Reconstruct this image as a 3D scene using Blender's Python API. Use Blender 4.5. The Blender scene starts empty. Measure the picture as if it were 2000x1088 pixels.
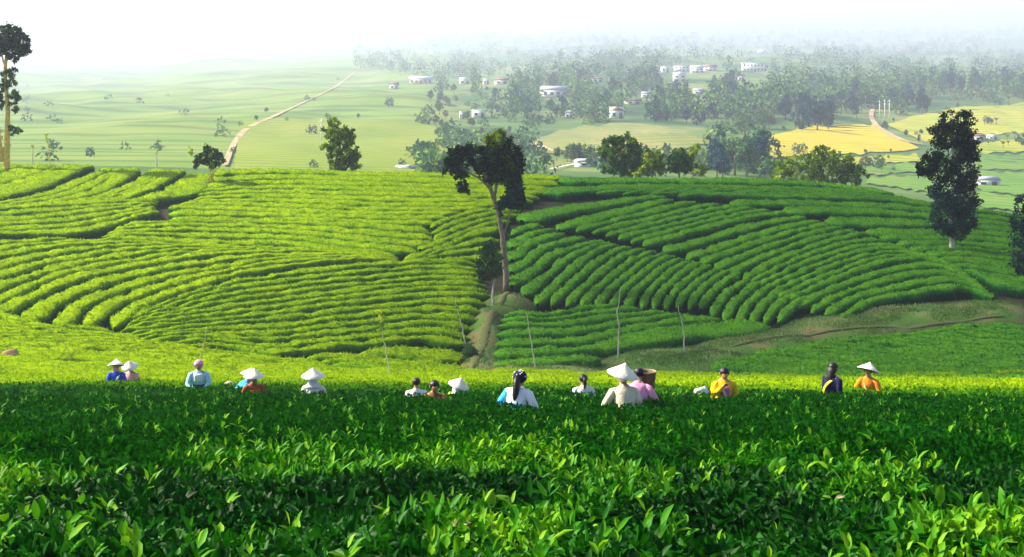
import bpy, math, random
import numpy as np
from mathutils import Vector

random.seed(7); rng = np.random.default_rng(7)
C = bpy.context.scene.collection
SC = bpy.context.scene

# ------------------------------------------------------------------ camera, sky, sun, exposure
F = 2747.0            # focal length in photograph pixels (photograph 2000 wide)
HZ = 150.0            # row of the true horizon
cam_d = bpy.data.cameras.new('camera'); cam = bpy.data.objects.new('camera', cam_d); C.objects.link(cam)
cam.location = (0, 0, 0); cam.rotation_euler = (math.radians(90), 0, 0)
cam_d.sensor_width = 36; cam_d.lens = F / 2000 * 36; cam_d.shift_y = -(544 - HZ) / 2000
cam_d.clip_start = .1; cam_d.clip_end = 20000
SC.camera = cam

SUN_AZ, SUN_EL = math.radians(76), math.radians(37)      # azimuth from straight ahead towards the left
TO_SUN = Vector((-math.sin(SUN_AZ) * math.cos(SUN_EL), math.cos(SUN_AZ) * math.cos(SUN_EL), math.sin(SUN_EL)))
w = bpy.data.worlds.new('World'); SC.world = w; w.use_nodes = True
nt = w.node_tree; bg = nt.nodes['Background']
sky = nt.nodes.new('ShaderNodeTexSky'); sky.sky_type = 'NISHITA'; sky.sun_disc = False
sky.sun_elevation = SUN_EL; sky.sun_rotation = -SUN_AZ; sky.altitude = 900; sky.dust_density = 2.5
nt.links.new(sky.outputs[0], bg.inputs[0]); bg.inputs[1].default_value = 0.065
sd = bpy.data.lights.new('sun', 'SUN'); sd.energy = 5.0; sd.angle = math.radians(.6); sd.color = (1, .90, .70)
so = bpy.data.objects.new('sun', sd); C.objects.link(so); so.rotation_euler = TO_SUN.to_track_quat('Z', 'Y').to_euler()
SC.view_settings.view_transform = 'Standard'; SC.view_settings.look = 'None'
SC.view_settings.exposure = 1.85; SC.view_settings.gamma = 1.0; SC.view_settings.use_curve_mapping = False
SC.render.engine = 'CYCLES'
SC.cycles.max_bounces = 5; SC.cycles.diffuse_bounces = 3; SC.cycles.transmission_bounces = 3
SC.cycles.volume_bounces = 1; SC.cycles.transparent_max_bounces = 6; SC.cycles.use_denoising = True

# ------------------------------------------------------------------ mesh and object helpers
def mesh(name, V, Fs, mats, tone=None, midx=None, smooth=False, attrs=None):
    """Fs: int array (m,k), or a list of such arrays."""
    if not isinstance(Fs, list): Fs = [Fs]
    Fs = [np.asarray(f, np.int32) for f in Fs if len(f)]
    me = bpy.data.meshes.new(name)
    V = np.asarray(V, np.float32)
    me.vertices.add(len(V)); me.vertices.foreach_set('co', V.ravel())
    loops = np.concatenate([f.ravel() for f in Fs]); tot = np.concatenate([np.full(len(f), f.shape[1], np.int32) for f in Fs])
    me.loops.add(len(loops)); me.loops.foreach_set('vertex_index', loops)
    me.polygons.add(len(tot)); st = np.zeros(len(tot), np.int32); st[1:] = np.cumsum(tot)[:-1]
    me.polygons.foreach_set('loop_start', st); me.polygons.foreach_set('loop_total', tot)
    if midx is not None: me.polygons.foreach_set('material_index', np.asarray(midx, np.int32))
    if smooth: me.polygons.foreach_set('use_smooth', np.ones(len(tot), bool))
    at = dict(attrs or {})
    if tone is not None: at['tone'] = tone
    for k, v in at.items():
        a = me.attributes.new(k, 'FLOAT', 'POINT'); a.data.foreach_set('value', np.asarray(v, np.float32))
    for m in (mats if isinstance(mats, (list, tuple)) else [mats]): me.materials.append(m)
    me.update()
    return me

def tag(o, label=None, cat=None, group=None, kind=None):
    if label: o['label'] = label
    if cat: o['category'] = cat
    if group: o['group'] = group
    if kind: o['kind'] = kind
    return o

def add(name, me, parent=None, loc=None):
    o = bpy.data.objects.new(name, me); C.objects.link(o)
    if parent is not None: o.parent = parent
    if loc is not None: o.location = loc
    return o

def thing(name, label, cat, loc, rz=0, group=None):
    o = bpy.data.objects.new(name, None); C.objects.link(o); o.empty_display_size = .2
    o.location = loc; o.rotation_euler = (0, 0, rz)
    return tag(o, label, cat, group)

# ---- building blocks returning (V, F)
def box(x0, x1, y0, y1, z0, z1):
    V = np.array([(x, y, z) for z in (z0, z1) for y in (y0, y1) for x in (x0, x1)], float)
    return V, np.array([(0, 2, 3, 1), (4, 5, 7, 6), (0, 1, 5, 4), (2, 6, 7, 3), (0, 4, 6, 2), (1, 3, 7, 5)])

def tube(pts, rad, n=8, cap=True):
    P = np.asarray(pts, float); R = np.asarray(rad, float) * np.ones(len(P))
    T = np.gradient(P, axis=0); T /= np.linalg.norm(T, axis=1)[:, None] + 1e-9
    ref = np.array([0, 1, 0.]) if abs(T[:, 1]).mean() < .8 else np.array([1., 0, 0])
    A = np.cross(T, ref); A /= np.linalg.norm(A, axis=1)[:, None] + 1e-9; B = np.cross(T, A)
    a = np.linspace(0, 2 * math.pi, n, endpoint=False)
    V = P[:, None] + R[:, None, None] * (np.cos(a)[None, :, None] * A[:, None] + np.sin(a)[None, :, None] * B[:, None])
    V = V.reshape(-1, 3); m = len(P)
    i = np.arange(m - 1)[:, None] * n; j = np.arange(n)[None]; k = (j + 1) % n
    Q = np.stack([i + j, i + k, i + n + k, i + n + j], -1).reshape(-1, 4)
    if cap:
        V = np.vstack([V, P[0], P[-1]]); c0, c1 = len(V) - 2, len(V) - 1
        jj = np.arange(n); kk = (jj + 1) % n
        t0 = np.stack([jj, np.full(n, c0), kk, kk], -1)[:, :3]; t1 = np.stack([(m - 1) * n + jj, (m - 1) * n + kk, np.full(n, c1)], -1)
        return V, [Q, np.vstack([t0, t1])]
    return V, [Q]

def loft(secs, n=14, cap=True):
    """secs: list of (cx, cy, cz, rx, ry)"""
    S = np.asarray(secs, float); a = np.linspace(0, 2 * math.pi, n, endpoint=False)
    V = np.stack([S[:, 0, None] + S[:, 3, None] * np.cos(a), S[:, 1, None] + S[:, 4, None] * np.sin(a), S[:, 2, None] + 0 * a], -1).reshape(-1, 3)
    m = len(S); i = np.arange(m - 1)[:, None] * n; j = np.arange(n)[None]; k = (j + 1) % n
    Q = np.stack([i + j, i + k, i + n + k, i + n + j], -1).reshape(-1, 4)
    if not cap: return V, [Q]
    V = np.vstack([V, S[0, :3], S[-1, :3]]); jj = np.arange(n); kk = (jj + 1) % n
    return V, [Q, np.vstack([np.stack([kk, jj, np.full(n, len(V) - 2)], -1), np.stack([(m - 1) * n + jj, (m - 1) * n + kk, np.full(n, len(V) - 1)], -1)])]

def join(parts):
    Vs, Fs, off = [], {}, 0
    for V, F_ in parts:
        for f in (F_ if isinstance(F_, list) else [F_]):
            f = np.asarray(f)
            if len(f): Fs.setdefault(f.shape[1], []).append(f + off)
        Vs.append(V); off += len(V)
    return np.vstack(Vs), [np.vstack(v) for v in Fs.values()]

# ---- smooth noise on a table
_NT = rng.random((256, 256)).astype(np.float32)
def noise(x, y):
    x = np.asarray(x, float); y = np.asarray(y, float)
    xi = np.floor(x).astype(int); yi = np.floor(y).astype(int); fx = x - xi; fy = y - yi
    fx = fx * fx * (3 - 2 * fx); fy = fy * fy * (3 - 2 * fy)
    a = _NT[xi & 255, yi & 255]; b = _NT[(xi + 1) & 255, yi & 255]; c = _NT[xi & 255, (yi + 1) & 255]; d = _NT[(xi + 1) & 255, (yi + 1) & 255]
    return (a * (1 - fx) + b * fx) * (1 - fy) + (c * (1 - fx) + d * fx) * fy
def fbm(x, y, o=3):
    s = 0; a = .5; t = 0
    for k in range(o): s = s + a * noise(x * 2 ** k + 17 * k, y * 2 ** k + 31 * k); t += a; a *= .5
    return s / t

# ---- leaves: arrays of small folded blades
LEAF_HI = (np.array([[0, 0, 0], [.3, -.42, .06], [.3, 0, -.02], [.3, .42, .06], [.68, -.36, .06], [.68, 0, -.03], [.68, .36, .06], [1, 0, -.1]], float),
           np.array([[0, 1, 2], [0, 2, 3], [1, 4, 2], [2, 4, 5], [2, 5, 3], [3, 5, 6], [4, 7, 5], [5, 7, 6]]))
LEAF_LO = (np.array([[0, 0, 0], [.5, -.45, .1], [1, 0, -.06], [.5, .45, .1]], float), np.array([[0, 1, 2], [0, 2, 3]]))
def leaves(P, D, N, L, W, tpl):
    """P base, D direction along the blade, N rough normal, L length, W width"""
    D = D / (np.linalg.norm(D, axis=1)[:, None] + 1e-9)
    B = np.cross(N, D); B /= np.linalg.norm(B, axis=1)[:, None] + 1e-9; N = np.cross(D, B)
    T, Fc = tpl; L = np.asarray(L)[:, None, None]; W = np.asarray(W)[:, None, None]
    V = P[:, None] + L * T[None, :, 0:1] * D[:, None] + W * T[None, :, 1:2] * B[:, None] + L * T[None, :, 2:3] * N[:, None]
    n = len(P); k = len(T)
    return V.reshape(-1, 3), (Fc[None] + (np.arange(n) * k)[:, None, None]).reshape(-1, 3)
def rand_dirs(n, up=0., spread=1.):
    v = rng.normal(size=(n, 3)); v /= np.linalg.norm(v, axis=1)[:, None]
    v = v * spread + np.array([0, 0, up]); return v / (np.linalg.norm(v, axis=1)[:, None] + 1e-9)

# ------------------------------------------------------------------ materials
def nodes_of(m):
    m.use_nodes = True; t = m.node_tree; return t, t.nodes['Principled BSDF'], t.nodes['Material Output']
def ramp(t, stops, fac):
    r = t.nodes.new('ShaderNodeValToRGB'); e = r.color_ramp.elements
    while len(e) < len(stops): e.new(.5)
    for k, (p, c) in enumerate(stops): e[k].position = p; e[k].color = (*c, 1)
    t.links.new(fac, r.inputs[0]); return r
def tex_noise(t, scale, detail=3, coord='Object'):
    co = t.nodes.new('ShaderNodeTexCoord'); n = t.nodes.new('ShaderNodeTexNoise'); n.inputs['Scale'].default_value = scale; n.inputs['Detail'].default_value = detail
    t.links.new(co.outputs[coord], n.inputs['Vector']); return n
def leaf_mat(name, stops, rough=.45, trans=.3, nscale=.6, namp=.25, spec=.4):
    m = bpy.data.materials.new(name); t, p, out = nodes_of(m)
    a = t.nodes.new('ShaderNodeAttribute'); a.attribute_name = 'tone'
    geo = t.nodes.new('ShaderNodeNewGeometry'); n = t.nodes.new('ShaderNodeTexNoise'); n.inputs['Scale'].default_value = nscale; n.inputs['Detail'].default_value = 4
    t.links.new(geo.outputs['Position'], n.inputs['Vector'])
    ma = t.nodes.new('ShaderNodeMath'); ma.operation = 'MULTIPLY_ADD'; ma.inputs[1].default_value = namp * 2; t.links.new(n.outputs[0], ma.inputs[0])
    mb = t.nodes.new('ShaderNodeMath'); mb.operation = 'SUBTRACT'; mb.inputs[1].default_value = namp
    t.links.new(a.outputs['Fac'], ma.inputs[2])
    n2 = t.nodes.new('ShaderNodeTexNoise'); n2.inputs['Scale'].default_value = nscale * 14; n2.inputs['Detail'].default_value = 2; t.links.new(geo.outputs['Position'], n2.inputs['Vector'])
    mc = t.nodes.new('ShaderNodeMath'); mc.operation = 'MULTIPLY_ADD'; mc.inputs[1].default_value = .5; t.links.new(n2.outputs[0], mc.inputs[0]); t.links.new(ma.outputs[0], mc.inputs[2])
    mb.inputs[1].default_value = namp + .25; t.links.new(mc.outputs[0], mb.inputs[0])
    r = ramp(t, stops, mb.outputs[0]); t.links.new(r.outputs[0], p.inputs['Base Color'])
    p.inputs['Roughness'].default_value = rough; p.inputs['Specular IOR Level'].default_value = spec
    tr = t.nodes.new('ShaderNodeBsdfTranslucent'); t.links.new(r.outputs[0], tr.inputs[0])
    mx = t.nodes.new('ShaderNodeMixShader'); mx.inputs[0].default_value = trans
    t.links.new(p.outputs[0], mx.inputs[1]); t.links.new(tr.outputs[0], mx.inputs[2]); t.links.new(mx.outputs[0], out.inputs[0])
    return m
def plain_mat(name, col, rough=.7, var=.15, scale=6, bump=0, spec=.3, col2=None, coord='Object'):
    m = bpy.data.materials.new(name); t, p, out = nodes_of(m); n = tex_noise(t, scale, 5, coord)
    c1 = np.clip(np.array(col) * (1 - var), 0, 1); c2 = np.clip(np.array(col2 if col2 is not None else np.array(col) * (1 + var)), 0, 1)
    r = ramp(t, [(.3, tuple(c1)), (.7, tuple(c2))], n.outputs[0]); t.links.new(r.outputs[0], p.inputs['Base Color'])
    p.inputs['Roughness'].default_value = rough; p.inputs['Specular IOR Level'].default_value = spec
    if bump:
        b = t.nodes.new('ShaderNodeBump'); b.inputs['Strength'].default_value = bump; b.inputs['Distance'].default_value = .05
        t.links.new(n.outputs[0], b.inputs['Height']); t.links.new(b.outputs[0], p.inputs['Normal'])
    return m
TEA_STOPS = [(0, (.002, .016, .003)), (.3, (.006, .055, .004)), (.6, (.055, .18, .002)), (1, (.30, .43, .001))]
FG_STOPS = [(0, (.001, .014, .001)), (.3, (.004, .060, .002)), (.6, (.020, .15, .002)), (.85, (.075, .27, .005)), (1, (.17, .36, .006))]
M_TEA = leaf_mat('tea_leaf', FG_STOPS, .5, .3, .8, .16, .09)
M_TEAMATTE = leaf_mat('tea_leaf_matte', FG_STOPS, .8, .3, .8, .16, 0.)
SHADE_STOPS = [(0, (.001, .016, .004)), (.3, (.005, .055, .010)), (.6, (.030, .165, .014)), (1, (.15, .36, .012))]
M_TEASHADE = leaf_mat('tea_leaf_hill_shade', SHADE_STOPS, .85, .25, .35, .16, 0.)  # same hill tea, greener and darker: shade of the right slope put into its colour
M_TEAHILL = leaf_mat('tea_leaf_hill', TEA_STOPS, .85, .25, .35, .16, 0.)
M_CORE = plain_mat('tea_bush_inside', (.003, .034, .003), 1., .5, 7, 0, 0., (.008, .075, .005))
M_BARK = plain_mat('grey_bark', (.20, .15, .10), .85, .35, 5, .6)
M_BARKY = plain_mat('pale_ochre_bark', (.58, .38, .04), .8, .3, 4, .5)
M_BARKW = plain_mat('pale_bark', (.45, .40, .33), .8, .3, 5, .5)

# ------------------------------------------------------------------ the lie of the land
# canopy / far surface given as the row py it shows at, for columns of the view and distances ahead
def py_fg(d): return HZ + F * (.199 + .74 / d)
ctl = []
for d in (1.2, 2, 3, 5.2, 8, 12, 17, 23, 30, 38, 46):
    for x in (-1800, -600, 300, 1000, 1700, 2600, 3800): ctl.append((x, d, py_fg(d) - (max(0, d - 30) * .3 if x < 400 else 0)))
hill_d = (58, 66, 74, 84, 96, 110, 128, 150, 190)
hill = {-1800: (690, 620, 550, 480, 420, 365, 310, 330, 350), -600: (690, 620, 550, 480, 420, 365, 312, 330, 350),
        0: (700, 640, 570, 500, 440, 380, 321, 337, 352), 250: (712, 660, 590, 520, 450, 388, 316, 335, 355),
        500: (725, 680, 612, 540, 465, 395, 327, 345, 365), 1000: (730, 700, 630, 545, 460, 390, 338, 355, 375),
        1500: (735, 715, 655, 570, 480, 405, 347, 370, 390), 1850: (735, 712, 650, 560, 480, 425, 389, 412, 432),
        2000: (735, 710, 645, 560, 490, 445, 417, 440, 452), 2600: (735, 705, 640, 570, 520, 500, 490, 510, 500), 3800: (735, 705, 640, 570, 520, 500, 490, 510, 500)}
for x, r in hill.items():
    for d, y in zip(hill_d, r): ctl.append((x, d, y))
far_x = (-1800, -600, 0, 350, 700, 1000, 1400, 1900, 2600, 3800)
far = {240: (330, 330, 325, 326, 335, 350, 362, 415, 440, 440), 330: (288, 288, 286, 287, 292, 322, 330, 365, 370, 370),
       480: (248, 248, 246, 246, 245, 272, 268, 300, 300, 300), 700: (218, 218, 217, 216, 206, 214, 208, 232, 240, 240),
       1000: (194, 194, 193, 190, 174, 166, 160, 176, 180, 180), 2100: (148, 148, 147, 144, 124, 116, 116, 120, 122, 122),
       3800: (114, 114, 112, 109, 90, 78, 78, 80, 80, 80), 6200: (76, 76, 74, 70, 52, 42, 42, 44, 44, 44), 9000: (38, 38, 36, 32, 14, 6, 6, 6, 6, 6)}
for d, r in far.items():
    for x, y in zip(far_x, r): ctl.append((x, d, y))
ctl = np.array(ctl, float)
def _uv(x, d): return np.stack([np.asarray(x, float) / 700, 3 * np.log(np.asarray(d, float))], -1)
def _k(r): return np.where(r > 1e-9, r * r * np.log(r + 1e-12), 0)
Q = _uv(ctl[:, 0], ctl[:, 1]); n_ = len(Q)
A = np.zeros((n_ + 3, n_ + 3)); A[:n_, :n_] = _k(np.linalg.norm(Q[:, None] - Q[None], axis=2)) + np.eye(n_) * 2e-3
A[:n_, n_] = 1; A[:n_, n_ + 1:] = Q; A[n_:, :n_] = A[:n_, n_:].T
W_ = np.linalg.solve(A, np.concatenate([ctl[:, 2], [0, 0, 0]]))
GU = np.arange(-1600, 3601, 20.); GL = np.linspace(math.log(1.1), math.log(9000), 780)
uu, ll = np.meshgrid(GU, GL, indexing='ij')
PYG = np.empty(uu.shape)
for i in range(len(GU)):
    q = np.stack([uu[i] / 700, 3 * ll[i]], -1); r = np.sqrt(((q[:, None] - Q[None]) ** 2).sum(2))
    PYG[i] = _k(r) @ W_[:n_] + W_[n_] + q @ W_[n_ + 1:]
def py_at(u, d):
    a = np.clip((np.asarray(u, float) - GU[0]) / 20, 0, len(GU) - 1.001); b = np.clip((np.log(np.maximum(d, 1.1)) - GL[0]) / (GL[1] - GL[0]), 0, len(GL) - 1.001)
    ai = a.astype(int); bi = b.astype(int); fa = a - ai; fb = b - bi
    return (PYG[ai, bi] * (1 - fa) + PYG[ai + 1, bi] * fa) * (1 - fb) + (PYG[ai, bi + 1] * (1 - fa) + PYG[ai + 1, bi + 1] * fa) * fb
# a grassy knoll in the valley, as real relief
KNOLL = (46., 395., 34., 60., 5.5)
def zsurf(x, y):
    x = np.asarray(x, float); y = np.maximum(np.asarray(y, float), 1.1)
    z = (HZ - py_at(1000 + F * x / y, y)) * y / F
    if not (y > 170).any(): return z
    z = z + KNOLL[4] * np.exp(-((x - KNOLL[0]) / KNOLL[2]) ** 2 - ((y - KNOLL[1]) / KNOLL[3]) ** 2)
    z = z + (y > 170) * np.clip((y - 170) / 400, 0, 1) * (fbm(x / 60 + 9, y / 90) - .5) * np.clip(y / 60, 0, 12)
    z = z + (fbm(x / 230 + 3.3, y / 300 + 1.7, 3) - .5) * smooth01(520, 1700, y) * 34
    return z
_DG = np.exp(np.linspace(math.log(1.2), math.log(8300), 1680))
def unproject(px, py, dmin=1.2, dmax=9e9):
    """where the line of sight through a pixel first meets the land -> world x, y, z"""
    px = np.atleast_1d(np.asarray(px, float)); py = np.atleast_1d(np.asarray(py, float)); out = np.empty((len(px), 3)); DG = _DG[(_DG >= dmin * .97) & (_DG <= dmax)]
    for s in range(0, len(px), 400):
        u = px[s:s + 400, None]; yy = DG[None]; xx = (u - 1000) / F * yy
        g = HZ - F * zsurf(xx, yy + 0 * u) / yy
        ok = (g <= py[s:s + 400, None]) & (yy >= dmin); i = np.where(ok.any(1), ok.argmax(1), len(DG) - 1); i = np.maximum(i, 1)
        r = np.arange(len(i)); g0 = g[r, i - 1]; g1 = g[r, i]; t = np.clip((g0 - py[s:s + 400]) / (g0 - g1 + 1e-9), 0, 1)
        d = DG[i - 1] * (1 - t) + DG[i] * t; x = (px[s:s + 400] - 1000) / F * d
        out[s:s + 400] = np.stack([x, d, zsurf(x, d)], -1)
    return out
def smooth01(a, b, x): t = np.clip((np.asarray(x, float) - a) / (b - a), 0, 1); return t * t * (3 - 2 * t)
# bare banks and paths (photograph px, py, half-widths): the soil stands nearer the canopy height there
BARE = [(1330, 690, 150, 26), (1480, 655, 120, 26), (1650, 628, 120, 26), (1800, 605, 130, 24), (1920, 600, 90, 26), (1060, 716, 130, 22), (948, 640, 30, 60), (935, 700, 40, 40), (990, 575, 40, 14)]
def bare(x, y):
    u = 1000 + F * x / y; p = HZ - F * zsurf(x, y) / y; s = np.zeros(np.shape(x))
    for a, b, c, d in BARE: s = np.maximum(s, np.exp(-(((u - a) / c) ** 2 + ((p - b) / d) ** 2) ** 2 * .7))
    return s * ((y > 55) & (y < 125))
def soil(x, y):
    """height of the bare ground below the bushes"""
    off = .95 * (1 - smooth01(48, 60, y)) + .72 * smooth01(48, 60, y) * (1 - smooth01(126, 150, y))
    return zsurf(x, y) - off * (1 - .85 * bare(x, y))
# ------------------------------------------------------------------ ground sheet
gu = np.linspace(-1600, 3600, 261); gd = np.exp(np.linspace(math.log(1.2), math.log(8300), 480))
U, D = np.meshgrid(gu, gd, indexing='ij'); X = (U - 1000) / F * D
bz = bare(X, D); Z = soil(X, D)
Z = Z + (fbm(X * .9, D * .9) - .5) * .12 * (D < 140)
V = np.stack([X, D, Z], -1).reshape(-1, 3); na, nb = U.shape
i = np.arange(na - 1)[:, None]; j = np.arange(nb - 1)[None]; a = i * nb + j
Fq = np.stack([a, a + nb, a + nb + 1, a + 1], -1).reshape(-1, 4)
PYS = HZ - F * Z / D
teaw = ((U < 905) & (D > 180)) * smooth01(150, 260, D) * (1 - smooth01(820, 905, U + (fbm(X / 30, D / 40) - .5) * 90))
# the ground behind and beside the camera
V = np.vstack([V, [(-60, -60, -2.2), (60, -60, -2.2), (60, 1.19, -2.2), (-60, 1.19, -2.2)]])
Fb = np.array([[len(V) - 4, len(V) - 3, len(V) - 2, len(V) - 1]])
ext = np.zeros(4)
gm = bpy.data.materials.new('ground'); t, p, out = nodes_of(gm); p.inputs['Roughness'].default_value = .95; p.inputs['Specular IOR Level'].default_value = .1
geo = t.nodes.new('ShaderNodeNewGeometry')
def pos_noise(scale, detail=5):
    n = t.nodes.new('ShaderNodeTexNoise'); n.inputs['Scale'].default_value = scale; n.inputs['Detail'].default_value = detail
    t.links.new(geo.outputs['Position'], n.inputs['Vector']); return n
def mixc(fac, a, b):
    m = t.nodes.new('ShaderNodeMix'); m.data_type = 'RGBA'; t.links.new(fac, m.inputs['Factor'])
    t.links.new(a, m.inputs[6]); t.links.new(b, m.inputs[7]); return m.outputs[2]
def att(n):
    q = t.nodes.new('ShaderNodeAttribute'); q.attribute_name = n; return q.outputs['Fac']
soilc = ramp(t, [(.3, (.012, .018, .006)), (.55, (.030, .026, .010)), (.75, (.012, .03, .006))], pos_noise(1.2).outputs[0]).outputs[0]
bankc = ramp(t, [(.25, (.05, .15, .015)), (.45, (.08, .17, .025)), (.58, (.15, .18, .05)), (.67, (.22, .14, .06)), (.76, (.08, .17, .02))], pos_noise(.55, 7).outputs[0]).outputs[0]
farc = ramp(t, [(.32, (.02, .06, .02)), (.44, (.05, .11, .025)), (.55, (.09, .15, .03)), (.63, (.16, .17, .05)), (.74, (.05, .11, .03))], pos_noise(.022, 10).outputs[0]).outputs[0]
teac = ramp(t, [(.3, (.08, .15, .02)), (.5, (.12, .20, .02)), (.66, (.17, .21, .04)), (.78, (.10, .18, .03))], pos_noise(.025, 9).outputs[0]).outputs[0]
# terraced rows on the far hillside follow the contour
sx = t.nodes.new('ShaderNodeSeparateXYZ'); t.links.new(geo.outputs['Position'], sx.inputs[0])
nz = pos_noise(.006, 4)
def math_(op, a, b=None, v=None):
    q = t.nodes.new('ShaderNodeMath'); q.operation = op; t.links.new(a, q.inputs[0])
    if b is not None: t.links.new(b, q.inputs[1])
    if v is not None: q.inputs[1].default_value = v
    return q.outputs[0]
lg = math_('LOGARITHM', sx.outputs[1], v=math.e); dist = math_('MULTIPLY', lg, v=80.); w1 = math_('MULTIPLY', nz.outputs[0], v=4.)
sl = math_('MULTIPLY', sx.outputs[0], v=.012)
ph = math_('ADD', math_('ADD', dist, w1), sl); row = math_('SINE', ph)
rowr = ramp(t, [(.0, (.58, .62, .66)), (.4, (1, 1, 1))], math_('MULTIPLY_ADD', row, v=.5))
t.nodes[-1].name
mul = t.nodes.new('ShaderNodeMix'); mul.data_type = 'RGBA'; mul.blend_type = 'MULTIPLY'; mul.inputs['Factor'].default_value = 1
t.links.new(teac, mul.inputs[6]); t.links.new(rowr.outputs[0], mul.inputs[7])
c1 = mixc(att('bare'), soilc, bankc); c2 = mixc(att('far'), c1, farc); c3 = mixc(att('terrace'), c2, mul.outputs[2])
t.links.new(c3, p.inputs['Base Color'])
for nd in t.nodes:
    if nd.type == 'MATH' and nd.operation == 'MULTIPLY_ADD': nd.inputs[2].default_value = .5
attrs = {'bare': np.concatenate([bz.ravel(), ext]), 'far': np.concatenate([smooth01(112, 124, D).ravel(), ext]), 'terrace': np.concatenate([teaw.ravel(), ext])}
g = add('ground', mesh('ground', V, [Fq, Fb], gm, smooth=True, attrs=attrs)); tag(g, kind='structure')

# ------------------------------------------------------------------ tea hedges
def resample(P, step):
    s = np.concatenate([[0], np.cumsum(np.linalg.norm(np.diff(P, axis=0), axis=1))]); n = max(4, int(s[-1] / step) + 1)
    q = np.linspace(0, s[-1], n); return np.stack([np.interp(q, s, P[:, k]) for k in range(P.shape[1])], -1), q
PROF_S = np.array([-1, -1.03, -.93, -.72, -.38, 0, .38, .72, .93, 1.03, 1]); 
def prof_z(s, h):  # top gently domed, then sides
    a = np.abs(s); return -h * (.03 * a ** 2 + .16 * a ** 8)
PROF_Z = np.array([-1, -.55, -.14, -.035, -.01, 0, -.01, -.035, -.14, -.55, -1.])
N_TRI = [0]
def hedge(P, hw, h, tone, name, label, group, dens, lsize, mat, seed, top_amp=.13, parent=None, step=.3, tpl=LEAF_LO, lift=0., tonefn=None, core=1.):
    """P (n,2) centre line on plan, hw half width along it, h height of the bush"""
    PW, q = resample(np.column_stack([P, hw]), step); P2 = PW[:, :2]; hw = PW[:, 2]; n = len(P2); Ltot = q[-1]
    T = np.gradient(P2, axis=0); T /= np.linalg.norm(T, axis=1)[:, None] + 1e-9; Nn = np.stack([-T[:, 1], T[:, 0]], -1)
    e = np.minimum(q, Ltot - q); end = np.sqrt(np.clip(e / .9, .02, 1))
    K = len(PROF_S)
    wob = (fbm(q / 1.3 + seed * 7.3, np.full(n, seed * 3.1)) - .5)
    bush = noise(q / .55 + seed * 2.9, np.full(n, seed * 1.3)) - .5
    hwv = hw * end * (1 + .28 * wob + .11 * bush)
    dip = smooth01(.70, .82, noise(q / 1.9 + seed * 5.1, np.full(n, seed * 2.2)))
    hwv = hwv * (1 - .16 * dip)
    off = PROF_S[None] * hwv[:, None]
    XY = P2[:, None] + off[..., None] * Nn[:, None]
    zt = zsurf(XY[..., 0], XY[..., 1]) * .6 + zsurf(P2[:, 0], P2[:, 1])[:, None] * .4
    nz_ = (fbm(XY[..., 0] * 1.7 + seed, XY[..., 1] * 1.7, 3) - .5) * top_amp * 2
    Zz = zt + PROF_Z[None] * h * (.4 + .6 * end[:, None]) - (1 - end[:, None]) * .25 + nz_ + lift + (.05 * bush - .06 * dip)[:, None] - (.045 if core < 1 else 0)
    V0 = np.dstack([XY, Zz]).reshape(-1, 3)
    a = (np.arange(n - 1)[:, None] * K + np.arange(K - 1)[None]).ravel()
    F0 = np.stack([a, a + 1, a + K + 1, a + K], -1)
    tn = tone if tonefn is None else tonefn(XY[..., 0], XY[..., 1])
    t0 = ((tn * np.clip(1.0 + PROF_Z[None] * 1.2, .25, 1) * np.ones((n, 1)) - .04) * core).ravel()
    # leaf sprays over the surface
    area = 2.4 * hwv * step; cnt = int(area.sum() * dens)
    k = rng.choice(n, cnt, p=area / area.sum()); fr = rng.random(cnt)
    k2 = np.minimum(k + 1, n - 1); s = rng.uniform(-1.06, 1.06, cnt)
    pc = P2[k] * (1 - fr)[:, None] + P2[k2] * fr[:, None]; hh = hwv[k] * (1 - fr) + hwv[k2] * fr; en = end[k] * (1 - fr) + end[k2] * fr
    side = np.abs(s) > .97; sz = np.where(side, -rng.uniform(.1, .75, cnt) * h, prof_z(np.clip(s, -1, 1), h))
    xy = pc + (np.clip(s, -1.03, 1.03) * hh)[:, None] * Nn[k]
    z = zsurf(xy[:, 0], xy[:, 1]) * .6 + zsurf(pc[:, 0], pc[:, 1]) * .4 + sz * (.4 + .6 * en) - (1 - en) * .25 + (fbm(xy[:, 0] * 1.7 + seed, xy[:, 1] * 1.7, 3) - .5) * top_amp * 2 + lift + (.05 * bush - .06 * dip)[k]
    D_ = rand_dirs(cnt, .45, .9); ls = lsize * rng.uniform(.6, 1.35, cnt)
    Nr = rand_dirs(cnt, .8, .7)
    V1, F1 = leaves(np.column_stack([xy, z - ls * .25]), D_, Nr, ls, ls * .5, tpl)
    tl = tn if tonefn is None else tonefn(xy[:, 0], xy[:, 1])
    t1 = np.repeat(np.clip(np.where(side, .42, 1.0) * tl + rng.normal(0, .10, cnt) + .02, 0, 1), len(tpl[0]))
    N_TRI[0] += len(F0) * 2 + len(F1)
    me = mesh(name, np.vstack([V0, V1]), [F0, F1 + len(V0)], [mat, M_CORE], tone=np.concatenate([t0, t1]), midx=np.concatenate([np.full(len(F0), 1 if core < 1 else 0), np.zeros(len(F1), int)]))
    o = add(name, me, parent)
    return tag(o, label, 'tea hedge', group)
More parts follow.
